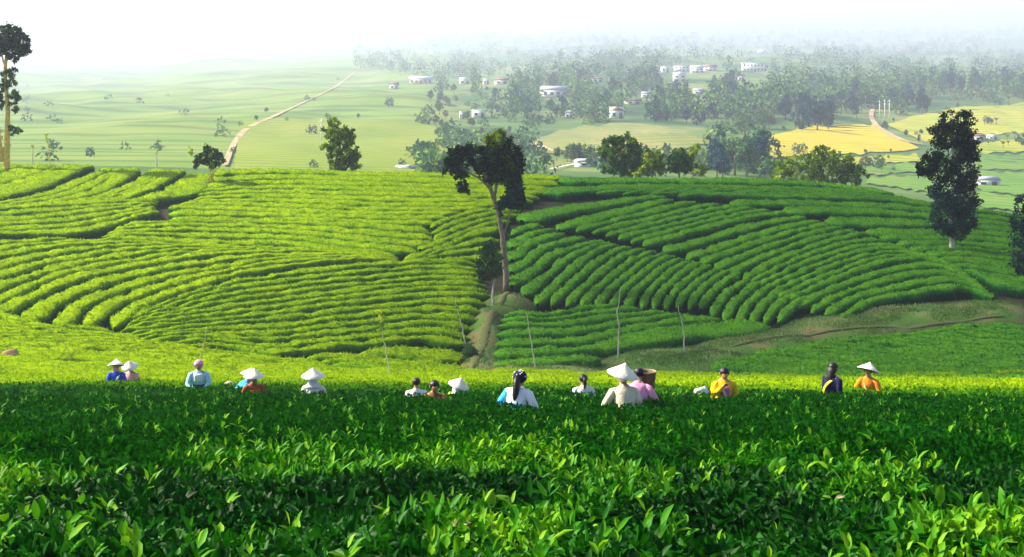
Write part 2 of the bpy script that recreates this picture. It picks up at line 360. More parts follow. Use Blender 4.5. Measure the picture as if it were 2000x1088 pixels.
ORD = ['zeroth', 'first', 'second', 'third', 'fourth', 'fifth', 'sixth', 'seventh', 'eighth', 'ninth', 'tenth', 'eleventh', 'twelfth', 'thirteenth', 'fourteenth', 'fifteenth',
       'sixteenth', 'seventeenth', 'eighteenth', 'nineteenth', 'twentieth', 'twenty-first', 'twenty-second', 'twenty-third', 'twenty-fourth', 'twenty-fifth', 'twenty-sixth', 'twenty-seventh', 'twenty-eighth', 'twenty-ninth', 'thirtieth', 'thirty-first', 'thirty-second', 'thirty-third', 'thirty-fourth', 'thirty-fifth', 'thirty-sixth', 'thirty-seventh', 'thirty-eighth', 'thirty-ninth', 'fortieth']
def spline(pts, n=60):
    P = np.asarray(pts, float); s = np.concatenate([[0], np.cumsum(np.linalg.norm(np.diff(P, axis=0), axis=1))]); q = np.linspace(0, s[-1], n)
    if len(P) == 2: return np.stack([np.interp(q, s, P[:, k]) for k in (0, 1)], -1)
    m = np.gradient(P, s, axis=0); i = np.clip(np.searchsorted(s, q, 'right') - 1, 0, len(P) - 2); hseg = (s[i + 1] - s[i])[:, None]; tt = ((q - s[i]) / (s[i + 1] - s[i]))[:, None]
    return (2 * tt ** 3 - 3 * tt ** 2 + 1) * P[i] + (tt ** 3 - 2 * tt ** 2 + tt) * hseg * m[i] + (-2 * tt ** 3 + 3 * tt ** 2) * P[i + 1] + (tt ** 3 - tt ** 2) * hseg * m[i + 1]
BLOCK_ID = [0]
def block(guides, counts, text, group, fill=.8, gapamp=.0, tone=.78, h=.72, dens=26, lsize=.15, hwmax=1.5, trim=0., mat=None, auto=0):
    """rows between successive guide curves (traced over the hillside, first guide = lowest row)"""
    G = [spline(g) for g in guides]; rows = []
    if auto: counts = [max(1, round(float(np.sqrt(((g0[:, None] - g1[None]) ** 2).sum(2)).min(1).mean()) / auto)) for g0, g1 in zip(G[:-1], G[1:])]
    for a, (g0, g1, n) in enumerate(zip(G[:-1], G[1:], counts)):
        for j in range(n): rows.append(g0 * (1 - j / n) + g1 * (j / n))
    rows.append(G[-1])
    Wd = []
    for r in rows:
        q = unproject(r[:, 0] + rng.uniform(-trim, trim) * np.linspace(1, 0, len(r)) ** 8, r[:, 1], 50, 170)[:, :2]
        ker = np.array([1, 2, 3, 2, 1.]) / 9; qp = np.vstack([[2 * q[0] - q[2], 2 * q[0] - q[1]], q, [2 * q[-1] - q[-2], 2 * q[-1] - q[-3]]])
        Wd.append(np.stack([np.convolve(qp[:, k], ker, 'valid') for k in (0, 1)], -1))
    nrow = len(Wd); BLOCK_ID[0] += 1
    for j, P in enumerate(Wd):
        T = np.gradient(P, axis=0); T /= np.linalg.norm(T, axis=1)[:, None] + 1e-9; Nn = np.stack([-T[:, 1], T[:, 0]], -1)
        ds = []
        for o in (j - 1, j + 1):
            if 0 <= o < nrow:
                dd = Wd[o][None] - P[:, None]; ds.append(np.sqrt((dd ** 2).sum(2)).min(1))
        sp = np.mean(ds, axis=0); s_ = np.linspace(0, 8, len(P))
        f = fill + gapamp * (fbm(s_ * 1.3 + j * 3.7, np.full(len(P), j * 5.1 + BLOCK_ID[0] * 11)) - .5) * 2
        hw = np.clip(sp * .5 * f, .18, hwmax)
        lab = text.replace('#', ORD[min(j + 1, 40)])
        hedge(P, hw, h, tone, 'tea_hedge', lab, group, dens, lsize, mat or M_TEAHILL, BLOCK_ID[0] * 40 + j)

# fan of long curving rows on the sunlit left
block([[(224, 627), (257, 600), (312, 576), (386, 552), (441, 536), (500, 524), (600, 511), (700, 503), (775, 503)],
       [(120, 630), (147, 597), (206, 571), (312, 538), (404, 523), (500, 506), (640, 498), (770, 500)],
       [(-8, 608), (66, 572), (154, 537), (257, 517), (368, 498), (500, 488), (640, 490), (765, 497)],
       [(-40, 545), (48, 520), (129, 502), (220, 487), (301, 480), (400, 478), (520, 482), (620, 487)],
       [(-40, 500), (0, 494), (73, 481), (165, 473), (260, 470), (340, 473)], [(-40, 474), (75, 466), (150, 463)]],
      [2, 2, 3, 2, 2], '# curved tea hedge from the bottom of the sunlit left fan', 'curved tea hedges on the sunlit left slope', .74, .12, .94, dens=60)
# straight rows across the middle foot of the hill
block([[(300, 674), (430, 668), (545, 684), (650, 672), (740, 665), (812, 655), (908, 664)],
       [(236, 640), (368, 627), (500, 612), (684, 588), (812, 573), (956, 570)],
       [(262, 606), (312, 592), (390, 566), (450, 549), (520, 537), (647, 521), (757, 511), (860, 506), (930, 510)]],
      [6, 6], '# straight tea hedge from the bottom, left of the dirt path', 'straight tea hedges left of the dirt path', .68, .1, .86, dens=62)
# rows bending up the right side of the gully, towards the big tree
block([[(800, 512), (850, 505), (905, 500), (950, 500), (975, 512)], [(790, 500), (835, 490), (890, 468), (930, 452), (975, 440)],
       [(850, 462), (900, 440), (960, 422), (1010, 414)], [(842, 440), (880, 424), (940, 408), (1020, 398)]],
      [3, 2, 2], '# short tea hedge up in the gully left of the big tree', 'short tea hedges in the gully beside the big tree', .76, .1, .84, dens=62)
# rows above the long dark gap, centre left
block([[(190, 459), (265, 462), (370, 468), (500, 470), (573, 473), (654, 484), (720, 491), (775, 498)],
       [(210, 450), (300, 446), (450, 446), (600, 452), (720, 464), (850, 474)],
       [(240, 436), (330, 429), (470, 430), (600, 432), (730, 438), (840, 448)]],
      [3, 3], '# tea hedge above the long dark gap left of the gully', 'tea hedges above the long dark gap', .76, .14, .92, dens=62, auto=9.5)
# left rows below the crest
block([[(-40, 455), (60, 451), (140, 448), (190, 440), (250, 424), (310, 408)], [(-40, 428), (60, 422), (170, 409), (300, 397)], [(-40, 404), (80, 397), (200, 392), (310, 388)]],
      [3, 2], '# low tea hedge up from the fan at the left edge', 'low tea hedges at the left edge below the crest', .8, .12, .93, dens=62)
# diagonal rows on the left crest
block([[(-60, 398), (35, 389), (110, 370), (171, 346), (215, 326)], [(70, 398), (140, 383), (200, 366), (240, 340), (262, 325)], [(130, 396), (202, 380), (283, 348), (315, 328)],
       [(205, 394), (285, 364), (325, 342), (352, 329)], [(260, 392), (316, 378), (353, 372), (379, 352), (392, 336)]],
      [2, 1, 2, 1], '# long diagonal tea hedge from the left on the left crest', 'diagonal tea hedges on the left crest', 1.0, .08, .94, dens=60, hwmax=2.2)
block([[(-60, 384), (0, 371), (79, 349), (120, 332), (150, 320)], [(-60, 356), (0, 346), (53, 331), (80, 320)], [(-60, 335), (0, 325), (20, 320)]], [1, 1],
      '# of the short diagonal tea hedges at the left edge of the crest', 'short diagonal tea hedges at the left edge', 1.0, .08, .94, dens=60, hwmax=2.2)
# closed rows over the middle crest
block([[(330, 424), (440, 426), (560, 426), (700, 428), (850, 432)], [(330, 399), (450, 404), (600, 410), (760, 414), (900, 412)],
       [(380, 384), (500, 380), (700, 384), (870, 388), (1040, 388)], [(395, 362), (520, 354), (700, 356), (870, 360), (1080, 366)], [(410, 334), (520, 332), (700, 337), (870, 340), (1100, 345)]],
      [1, 2, 3, 3], '# closed tea hedge up on the bright crest left of the big tree', 'closed tea hedges on the bright middle crest', .90, .12, .94, dens=60, hwmax=2.4, auto=10)
# long rows right of the big tree, above the long diagonal gap
block([[(1640, 617), (1690, 588), (1760, 572), (1831, 560), (1900, 560), (1940, 574)], [(1530, 585), (1590, 560), (1660, 530), (1740, 505), (1825, 503), (1880, 523)],
       [(1452, 540), (1500, 514), (1600, 474), (1690, 450)], [(1342, 500), (1404, 480), (1500, 450), (1600, 428)],
       [(1257, 474), (1386, 440), (1480, 418), (1545, 412)], [(1158, 450), (1290, 420), (1400, 393)], [(1092, 442), (1184, 418), (1312, 386)], [(1020, 424), (1100, 408), (1200, 392), (1300, 380)]],
      [4, 4, 2, 3, 2, 2, 1], '# long tea hedge up from the grassy bank on the shaded right slope', 'long tea hedges on the shaded right slope', .74, .1, .86, dens=62, mat=M_TEASHADE, auto=16.5)
# rows curving down from the long gap to the foot, right of the path
block([[(1000, 452), (1030, 440), (1060, 436)], [(1000, 500), (1040, 470), (1100, 452)], [(1000, 548), (1037, 528), (1074, 498), (1129, 478), (1180, 464)], [(1050, 585), (1103, 535), (1158, 490), (1205, 472)],
       [(1136, 592), (1158, 568), (1206, 527), (1239, 502), (1283, 486)], [(1254, 594), (1265, 568), (1294, 542), (1331, 512), (1352, 503)],
       [(1368, 594), (1404, 554), (1445, 528)], [(1440, 628), (1460, 592), (1502, 556)], [(1520, 622), (1550, 592), (1580, 572)]],
      [3, 3, 1, 2, 2, 2, 2, 1], '# tea hedge right of the path bending down the shaded middle slope', 'tea hedges bending down the shaded middle slope', .74, .1, .84, dens=62, mat=M_TEASHADE, auto=20)
# rows along the foot, right of the path
block([[(960, 704), (1060, 703), (1172, 692)], [(962, 684), (1060, 682), (1140, 678), (1220, 664), (1312, 646), (1441, 636), (1482, 624)],
       [(966, 664), (1060, 663), (1140, 660), (1228, 641), (1323, 624), (1404, 615)], [(972, 628), (1040, 628), (1110, 627), (1184, 616), (1301, 604)], [(985, 606), (1074, 610), (1147, 597), (1205, 590)]],
      [1, 1, 2, 2], '# tea hedge up at the hill foot, just right of the dirt path', 'tea hedges at the foot right of the dirt path', .74, .1, .84, dens=62, mat=M_TEASHADE)
# upper right canopy beyond the long dark curve
block([[(1900, 528), (1960, 548), (2060, 562)], [(1800, 496), (1880, 492), (1960, 500), (2060, 512)], [(1690, 446), (1770, 452), (1880, 450), (2060, 468)],
       [(1530, 408), (1650, 408), (1780, 415), (1920, 430), (2060, 445)], [(1320, 374), (1500, 380), (1700, 386), (1850, 402), (2060, 430)], [(1060, 372), (1250, 362), (1450, 364), (1640, 370), (1800, 392)], [(1090, 349), (1250, 350), (1450, 351), (1600, 358), (1740, 374)]],
      [2, 3, 2, 2, 2, 2], '# closed tea hedge up along the shaded right crest', 'closed tea hedges on the shaded right crest', .92, .12, .82, dens=60, hwmax=2.2, mat=M_TEASHADE, auto=12)
# bright smooth apron below the fan, and its tail below the straight rows
block([[(-60, 698), (60, 692), (200, 696), (350, 703), (520, 716), (680, 724)], [(-60, 672), (60, 668), (200, 676), (350, 684), (520, 697), (640, 706)], [(-60, 636), (40, 634), (150, 646), (240, 660), (330, 678)], [(-60, 622), (0, 614), (60, 628), (140, 636), (222, 640)]],
      [2, 2, 1], '# bright closed tea hedge up on the apron at the lower left', 'closed bright tea hedges at the lower left', 1.04, .06, .94, dens=70, hwmax=2.2, auto=11)
block([[(640, 706), (720, 712), (800, 722), (880, 730)], [(600, 690), (700, 694), (800, 706), (905, 716)], [(700, 682), (800, 684), (900, 696)]],
      [2, 1], '# slanting tea hedge up, just below the straight rows', 'slanting tea hedges below the straight rows', .88, .1, .86, dens=70)
# lower right, below the grassy bank
block([[(1370, 728), (1550, 734), (1750, 738), (2060, 742)], [(1385, 704), (1500, 714), (1650, 722), (1850, 730), (2060, 735)], [(1470, 682), (1600, 692), (1760, 704), (1900, 714), (2060, 720)],
       [(1600, 660), (1720, 664), (1860, 684), (2060, 700)], [(1760, 645), (1860, 652), (1960, 664), (2060, 672)], [(1850, 634), (1950, 634), (2060, 640)]],
      [2, 2, 2, 2, 1], '# sloping tea hedge up, below the grassy bank at the lower right', 'sloping tea hedges below the grassy bank', .86, .2, .80, dens=70, hwmax=1.8, mat=M_TEASHADE, auto=11)
print('hill tris', N_TRI[0])
# ------------------------------------------------------------------ foreground tea: rows running across the slope in front of the camera
def fg_tone(x, y):
    """freshly plucked rows are dark old leaf; unplucked rows beyond the pickers and a few near patches carry new yellow-green flush"""
    edge = 33 + 8 * (fbm(x / 9 + 3, y / 30) - .5) - 5 * smooth01(2, 10, x)
    fresh = smooth01(edge - 4, edge + 9, y)
    near = (1 - smooth01(8.5, 13.5, y + 3 * (fbm(x / 3, y / 3) - .5)))
    patch = smooth01(.42, .68, fbm(x / 1.1 + 40, y / 1.6 + 7, 3))
    return .30 + .62 * fresh + near * (-.10 + .62 * patch) + .08 * (fbm(x / 1.5, y / 1.5) - .5) + .16 * (1 - smooth01(5.4, 7.0, y))
edges = [2.6, 4.5, 6.2, 7.75, 9.7, 11.95, 14.0]
while edges[-1] < 60: edges.append(edges[-1] + 2.0 + .25 * math.sin(len(edges) * 2.1))
GROUP_FG = 'tea rows crossing the foreground'
near_leaf_mesh = []
for k in range(5):
    b_ = leaves(np.zeros((1, 3)), np.array([[0, 0, 1.]]), np.array([[0, -1., .2 * k - .3]]), np.ones(1), np.array([.42 + .05 * k]), LEAF_HI)
    Vb = b_[0]; Vb[:, 1] -= (.12 + .1 * k) * Vb[:, 2] ** 2
    near_leaf_mesh.append(mesh('leaf', Vb, b_[1], M_TEA, tone=np.full(len(Vb), .52 + .1 * k), smooth=True))
n_near = 0
for k in range(len(edges) - 1):
    ge = lambda e: {6.2: .5, 7.75: .95, 9.7: .5, 11.95: .85, 14.0: .6}.get(e, .36 if e < 20 else .26)
    d0, d1 = edges[k] + ge(edges[k]) / 2, edges[k + 1] - ge(edges[k + 1]) / 2; dm = (d0 + d1) / 2; half = max(4.0, .40 * dm + 3.0)
    xs = np.linspace(-half, half, 60); yy = dm + .035 * xs + .5 * (fbm(xs / 5 + k * 3.3, np.full(60, k * 1.7)) - .5)
    hw = np.full(60, (d1 - d0) / 2) * (1 + .05 * (noise(xs * .8, np.full(60, k * 9.)) - .5))
    if dm < 9: dens, ls, tpl = 980, .062, LEAF_HI
    elif dm < 15: dens, ls, tpl = 900, .056, LEAF_LO
    elif dm < 26: dens, ls, tpl = 560, .062, LEAF_LO
    else: dens, ls, tpl = 120, .09, LEAF_LO
    lab = ORD[k + 1] + ' tea row from the camera, crossing the foreground' if k else 'nearest tea row, right under the camera at the bottom edge'
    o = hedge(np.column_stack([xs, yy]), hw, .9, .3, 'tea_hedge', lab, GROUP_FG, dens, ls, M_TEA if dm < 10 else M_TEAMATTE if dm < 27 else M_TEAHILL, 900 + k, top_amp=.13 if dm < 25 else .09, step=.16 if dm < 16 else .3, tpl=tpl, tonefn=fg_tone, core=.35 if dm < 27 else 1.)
    # young upright shoots: a bud and three or four leaves on a stem, thick on the unplucked near rows
    if dm < 30:
        m = int(half * 2 * (d1 - d0) * (46 if dm < 10 else 34 if dm < 14 else 13))
        sx_ = rng.uniform(-half, half, m); sy = dm + .035 * sx_ + rng.uniform(-.5, .5, m) * (d1 - d0)
        keep = rng.random(m) < .06 + .3 * (1 - smooth01(5.4, 7.2, sy)) + 1.0 * smooth01(.40, .66, fbm(sx_ / 1.1 + 40, sy / 1.6 + 7, 3)) * (1 if dm < 13 else .35)
        sx_, sy = sx_[keep], sy[keep]; m = len(sx_)
        if m:
            rel = (sy - dm - .035 * sx_) / ((d1 - d0) / 2)
            sz_ = zsurf(sx_, sy) + prof_z(rel, .9) + (fbm(sx_ * 1.7 + 900 + k, sy * 1.7, 3) - .5) * .26
            Ps, Ds, Ns, Ls, Ws, Ts = [], [], [], [], [], []
            stem = rng.uniform(.03, .11, m)
            for q_ in range(4):
                az = rng.uniform(0, 2 * math.pi, m); el = np.radians(rng.uniform(25, 60, m) + (25 if q_ == 3 else 0))
                Ps.append(np.column_stack([sx_, sy, sz_ + stem * (q_ + 1) / 4 - .02])); Ds.append(np.column_stack([np.cos(az) * np.cos(el), np.sin(az) * np.cos(el), np.sin(el)]))
                Ns.append(np.column_stack([-np.cos(az) * np.sin(el), -np.sin(az) * np.sin(el), np.cos(el)]) + rng.normal(0, .15, (m, 3)))
                Ls.append(rng.uniform(.055, .105, m) * (1 if q_ < 3 else .7)); Ws.append(Ls[-1] * rng.uniform(.36, .5, m)); Ts.append(rng.uniform(.48, .95, m) + .05 * q_ - .02)
            Vl, Fl = leaves(np.vstack(Ps), np.vstack(Ds), np.vstack(Ns), np.concatenate(Ls), np.concatenate(Ws), LEAF_HI if dm < 16 else LEAF_LO)
            ntp = 8 if dm < 16 else 4
            N_TRI[0] += len(Fl)
            sh = add('young_shoots', mesh('young_shoots', Vl, Fl, M_TEA, tone=np.repeat(np.concatenate(Ts), ntp), smooth=True), o); tag(sh, kind='stuff')
    # the largest single leaves, standing clear of the nearest rows
    if 4 < dm < 10.6:
        m = {1: 0, 2: 110, 3: 100, 4: 60, 5: 24}.get(k, 0)
        lim = .37 * dm
        for q_ in range(m):
            x_ = random.uniform(-lim, lim); rel = random.uniform(-.85, .85); y_ = dm + .035 * x_ + rel * (d1 - d0) / 2
            if fbm(x_ / 1.1 + 40, y_ / 1.6 + 7, 3) < .43: continue
            z_ = float(zsurf(x_, y_)) + float(prof_z(rel, .9)) + (float(fbm(x_ * 1.7 + 900 + k, y_ * 1.7, 3)) - .5) * .26
            lf = add('leaf', random.choice(near_leaf_mesh), o, (x_, y_, z_ + random.uniform(.0, .05)))
            s_ = random.uniform(.07, .115); lf.scale = (s_, s_, s_)
            lf.rotation_euler = (math.radians(random.uniform(-15, 55)), math.radians(random.uniform(-30, 30)), random.uniform(0, 6.28)); n_near += 1
print('near leaves', n_near, 'tris', N_TRI[0])
# a dead leaf lying on the nearest rows
def curled_leaf(px, py, size, label):
    q = unproject([px], [py])[0]; b_ = leaves(np.zeros((1, 3)), np.array([[1., .2, .15]]), np.array([[.1, -.6, .8]]), np.array([size]), np.array([size * .5]), LEAF_HI)
    o = add('dead_leaf', mesh('dead_leaf', b_[0], b_[1], M_DEAD, smooth=True), None, (q[0], q[1], q[2] + .06)); tag(o, label, 'dead leaf')
M_DEAD = plain_mat('dry_leaf', (.45, .34, .2), .8, .2, 30)
curled_leaf(880, 1056, .085, 'dry tan dead leaf caught on the tea at the bottom, left of centre')
curled_leaf(1632, 996, .05, 'small pale dead leaf on the tea at the lower right')
# grass and weeds on the bank
n = 40000
px_ = []; 
for a, b, c, d in BARE:
    m = int(n * c * d / sum(q[2] * q[3] for q in BARE)); px_.append(np.column_stack([rng.normal(a, c * .6, m), rng.normal(b, d * .6, m)]))
px_ = np.vstack(px_); q = unproject(px_[:, 0], px_[:, 1], 52, 125); q = q[(q[:, 1] < 118)]
q[:, 2] = soil(q[:, 0], q[:, 1]); u_ = 1000 + F * q[:, 0] / q[:, 1]; kk = rng.random(len(q)) < np.where((u_ < 1000) & (q[:, 1] < 90), .25, 1.) * np.clip(fbm(q[:, 0] / 1.5, q[:, 1] / 1.5) * 2.4 - .7, .05, 1); q = q[kk]
ls = rng.uniform(.08, .2, len(q))
Vg, Fg = leaves(q - np.array([0, 0, .03]), rand_dirs(len(q), 1.1, .7), rand_dirs(len(q), 0, 1), ls, ls * .22, LEAF_LO)
M_GRASS = leaf_mat('bank_grass', [(0, (.03, .12, .01)), (.5, (.08, .20, .02)), (.78, (.20, .25, .06)), (1, (.44, .44, .26))], .7, .25, .3, .25, .2)
gr = add('bank_grass', mesh('bank_grass', Vg, Fg, M_GRASS, tone=np.repeat(np.clip(fbm(q[:, 0] / 3 + 5, q[:, 1] / 3) + rng.normal(0, .15, len(q)), 0, 1), 4)))
tag(gr, 'mixed green and dry grass on the bank along the path', 'grass', kind='stuff')

# trodden earth: the path down the gully and the track along the bank
M_PATH = plain_mat('trodden_earth', (.19, .15, .075), .95, .2, 1.3, 0, 0., (.12, .17, .045))
def trod(name, pts, wpx, label):
    P = spline(pts, 60); q = unproject(P[:, 0], P[:, 1], 52, 140); w_ = np.interp(np.linspace(0, 1, 60), np.linspace(0, 1, len(wpx)), wpx) * q[:, 1] / F / 2 * (1 + .5 * (noise(np.arange(60) * .9, np.full(60, 3.)) - .5))
    T = np.gradient(q[:, :2], axis=0); T /= np.linalg.norm(T, axis=1)[:, None] + 1e-9; Nn = np.stack([-T[:, 1], T[:, 0]], -1); fr = np.linspace(-1, 1, 7)
    G = q[:, None, :2] + fr[None, :, None] * (w_[:, None, None] * Nn[:, None]); V = np.dstack([G, soil(G[..., 0], G[..., 1]) + .075 - .05 * np.abs(fr)[None] ** 3]).reshape(-1, 3)
    a = (np.arange(59)[:, None] * 7 + np.arange(6)[None]).ravel(); o = add(name, mesh(name, V, np.stack([a, a + 1, a + 8, a + 7], -1), M_PATH, smooth=True)); tag(o, label, kind='structure')
trod('dirt_path', [(996, 560), (972, 590), (952, 625), (940, 665), (928, 700), (908, 728)], [9, 13, 17, 18, 16, 10], 'brown dirt path down the gully below the leaning tree')
trod('dirt_track', [(1290, 694), (1420, 672), (1560, 648), (1700, 634), (1800, 626), (1960, 612)], [4, 5, 6, 8, 8, 6], 'narrow tan track along the grassy bank')
# ------------------------------------------------------------------ trees
DARK = [(0, (.001, .006, .001)), (.45, (.004, .026, .002)), (.75, (.02, .075, .003)), (1, (.09, .19, .006))]
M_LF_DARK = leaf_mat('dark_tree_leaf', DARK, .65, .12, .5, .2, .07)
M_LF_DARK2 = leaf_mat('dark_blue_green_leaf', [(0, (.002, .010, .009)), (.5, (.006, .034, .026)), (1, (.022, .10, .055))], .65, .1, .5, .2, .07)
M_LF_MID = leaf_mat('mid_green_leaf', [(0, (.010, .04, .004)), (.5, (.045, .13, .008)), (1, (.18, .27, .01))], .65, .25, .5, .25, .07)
M_LF_YEL = leaf_mat('sunlit_yellow_green_leaf', [(0, (.035, .07, .001)), (.5, (.17, .29, .002)), (1, (.48, .54, .004))], .65, .3, .5, .25, .07)
M_LF_GRN = leaf_mat('fresh_green_leaf', [(0, (.01, .04, .01)), (.5, (.03, .11, .02)), (1, (.09, .2, .03))], .65, .25, .5, .25, .07)
def W(px, py, d, dy=0.): return np.array([(px - 1000) / F * d, d + dy, (HZ - py) * d / F])
def crown_pts(lobes, d, n, shell=.55, flat=.85):
    """lobes (px, py, rx, ry) read off the photograph; filled to real depth"""
    wts = np.array([l[2] * l[3] for l in lobes], float) ** .9; wts /= wts.sum(); P, T, lob = [], [], []
    for li, (l, wg) in enumerate(zip(lobes, wts)):
        c = W(l[0], l[1], d); rx, rz = l[2] * d / F, l[3] * d / F; ry = rx * flat; dy = l[4] * d / F if len(l) > 4 else 0
        nc = max(6, int(n * wg / 34)); v = rng.normal(size=(nc, 3)); v /= np.linalg.norm(v, axis=1)[:, None]
        rr = (shell + (1 - shell) * rng.random(nc))[:, None] * (.82 + .36 * rng.random((nc, 1)))
        cen = c + np.array([0, dy, 0]) + v * rr * np.array([rx, ry, rz]); cr = .24 * min(rx, rz) * rng.uniform(.6, 1.3, nc)
        k = rng.integers(0, nc, int(n * wg * .8)); off = rng.normal(size=(len(k), 3)); off /= np.linalg.norm(off, axis=1)[:, None]
        P.append(cen[k] + off * (cr[k] * rng.random(len(k)) ** .45)[:, None]); T.append(np.clip(.5 + .22 * rng.normal(size=nc)[k] + .1 * rng.normal(size=len(k)), 0, 1)); lob.append(np.full(len(k), li))
    return np.vstack(P), np.concatenate(T), np.concatenate(lob)
def make_tree(name, label, base, d, trunks, groups, bark, group=None, leaf=.22, cat='tree', dz=0.):
    """trunks: list of ([(px,py[,depth offset]),...], r_base px, r_tip px); groups: list of (part name, lobes, count, material, tone shift)"""
    b = W(base[0], base[1], d); g_ = float(soil(b[0], b[1])); b[2] = min(b[2], g_)
    root = thing(name, label, cat, b, 0, group)
    parts = []
    for pts, r0, r1 in trunks:
        P = np.array([W(q[0], q[1], d, (q[2] if len(q) > 2 else 0) * d / F) for q in pts]); 
        if tuple(pts[0][:2]) == tuple(base): P[0, 2] = b[2] - .15
        Ps = np.column_stack([spline(P[:, [0, 2]], 14), np.interp(np.linspace(0, 1, 14), np.linspace(0, 1, len(P)), P[:, 1])])[:, [0, 2, 1]]
        Ps[1:-1, 0] += rng.normal(0, .02, 12)
        rad = np.linspace(r0, r1, 14) * d / F; rad[0] *= 1.35; rad[1] *= 1.08
        parts.append(tube(Ps, rad, 9))
    V, F_ = join(parts); add('trunk', mesh('trunk', V - b, F_, bark, smooth=True), root)
    for pn, lobes, n, m, ts in groups:
        P, T, _ = crown_pts(lobes, d, n); N_TRI[0] += 2 * n
        D_ = rand_dirs(len(P), -.15, 1); ls = leaf * rng.uniform(.6, 1.4, len(P))
        V, F_ = leaves(P, D_, rand_dirs(len(P), .5, .8), ls, ls * .6, LEAF_LO)
        add(pn, mesh(pn, V - b, F_, m, tone=np.repeat(np.clip(T + ts, 0, 1), 4)), root)
    return root

# big leaning tree in the middle of the slope
bx_, by_ = 990, 562; dt = float(unproject([bx_], [by_ - 18], 55)[0, 1])
make_tree('broadleaf_tree', 'tall leaning dark tree with a wide crown and bare trunk in mid-slope', (bx_, by_), dt,
          [([(bx_, by_), (987, 520), (983, 480), (976, 430), (966, 395), (955, 362), (945, 335)], 6.5, 3.2), ([(957, 368), (938, 350), (918, 338), (900, 325)], 2.6, 1.2), ([(966, 395), (970, 360), (978, 320), (985, 290)], 3, 1.4),
           ([(950, 345), (955, 310), (965, 270)], 2.6, 1.0), ([(980, 470), (990, 440), (998, 410), (1003, 370)], 2.0, .9), ([(945, 335), (915, 310), (885, 300)], 2.2, .9)],
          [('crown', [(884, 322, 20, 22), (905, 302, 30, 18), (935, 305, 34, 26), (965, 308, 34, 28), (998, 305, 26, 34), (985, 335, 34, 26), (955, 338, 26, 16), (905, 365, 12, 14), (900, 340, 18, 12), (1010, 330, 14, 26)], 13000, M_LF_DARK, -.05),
           ('sunlit_top', [(968, 272, 22, 15), (960, 285, 16, 10), (978, 262, 12, 9)], 1800, M_LF_YEL, .1),  # sunlight on the crown top painted in with yellow-green leaves
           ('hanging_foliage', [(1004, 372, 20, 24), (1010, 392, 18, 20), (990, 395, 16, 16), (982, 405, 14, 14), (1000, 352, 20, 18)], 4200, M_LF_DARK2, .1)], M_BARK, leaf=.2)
# small tree beside it
bx_, by_ = 964, 602; ds = float(unproject([bx_], [by_ - 18], 55)[0, 1])
make_tree('young_tree', 'small round-crowned tree with a pale thin trunk in front of the leaning tree', (bx_, by_), ds, [([(bx_, by_), (962, 580), (964, 560), (966, 545), (962, 520)], 2.4, 1.2), ([(966, 545), (950, 525), (945, 510)], 1.2, .6)],
          [('crown', [(960, 500, 22, 24), (948, 515, 18, 22), (966, 525, 18, 18), (955, 485, 14, 14), (945, 535, 12, 12)], 5200, M_LF_GRN, -.12)], M_BARKW, leaf=.15)
# tall dark tree on the right
bx_, by_ = 1860, 498; dr = float(unproject([bx_], [by_ - 14], 55)[0, 1])
make_tree('broadleaf_tree', 'tall dark full-crowned tree on a pale trunk at the right', (bx_, by_), dr,
          [([(bx_, by_), (1859, 470), (1858, 430), (1860, 380), (1862, 320), (1864, 260)], 5.5, 2), ([(1858, 430), (1840, 390), (1825, 350)], 2.4, 1), ([(1860, 380), (1885, 340), (1895, 310)], 2.2, 1), ([(1860, 350), (1835, 330), (1805, 325)], 2, .8)],
          [('crown', [(1866, 238, 34, 26), (1850, 262, 34, 26), (1885, 270, 26, 34), (1862, 300, 44, 30), (1895, 300, 20, 22), (1812, 325, 26, 20), (1840, 335, 36, 26), (1880, 345, 34, 32), (1795, 332, 12, 12)], 15000, M_LF_DARK, -.15),
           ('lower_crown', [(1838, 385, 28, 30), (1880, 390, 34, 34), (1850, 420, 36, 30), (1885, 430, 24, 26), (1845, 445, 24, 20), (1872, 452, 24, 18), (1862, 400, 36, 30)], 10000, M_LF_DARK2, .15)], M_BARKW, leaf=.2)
# tree cut by the right edge
bx_, by_ = 2012, 548; de = float(unproject([1995], [by_ - 14], 55)[0, 1])
make_tree('broadleaf_tree', 'dark blue-green tree cut off by the right edge', (bx_, by_), de, [([(bx_, by_), (2010, 500), (2008, 430)], 5, 2)],
          [('crown', [(2003, 395, 22, 24), (2006, 430, 30, 30), (2004, 470, 34, 34), (2006, 515, 32, 30), (1996, 540, 24, 20), (2030, 450, 34, 60)], 9000, M_LF_DARK2, .05)], M_BARK, leaf=.2)
# tall twin-trunked tree at the left edge
dl = 124.
make_tree('tall_tree', 'very tall twin-trunked ochre tree with a round top at the left edge', (12, 318), dl,
          [([(12, 318), (14, 280), (15, 230), (13, 180), (10, 130), (14, 100), (22, 70)], 6.5, 2.2), ([(3, 316), (-2, 270), (-8, 220), (-14, 170), (-20, 130)], 5, 2), ([(10, 130), (2, 105), (-12, 85)], 2, .8), ([(14, 100), (34, 85), (45, 75)], 1.6, .6)],
          [('crown', [(20, 72, 34, 24), (40, 84, 22, 20), (5, 84, 26, 22), (28, 98, 30, 16), (18, 58, 22, 12), (-18, 90, 26, 24), (44, 100, 14, 10), (30, 112, 12, 8)], 9000, M_LF_DARK, .08),
           ('trunk_foliage', [(22, 146, 10, 12), (14, 165, 8, 11), (2, 172, 8, 12), (28, 186, 10, 10), (26, 207, 9, 12), (-2, 190, 7, 18), (26, 252, 9, 13), (22, 142, 9, 10)], 2600, M_LF_MID, .0), ('side_sprays', [(34, 190, 5, 8), (30, 158, 5, 7), (6, 150, 5, 8), (34, 256, 6, 8), (4, 205, 5, 12)], 700, M_LF_MID, .1)], M_BARKY, leaf=.24)
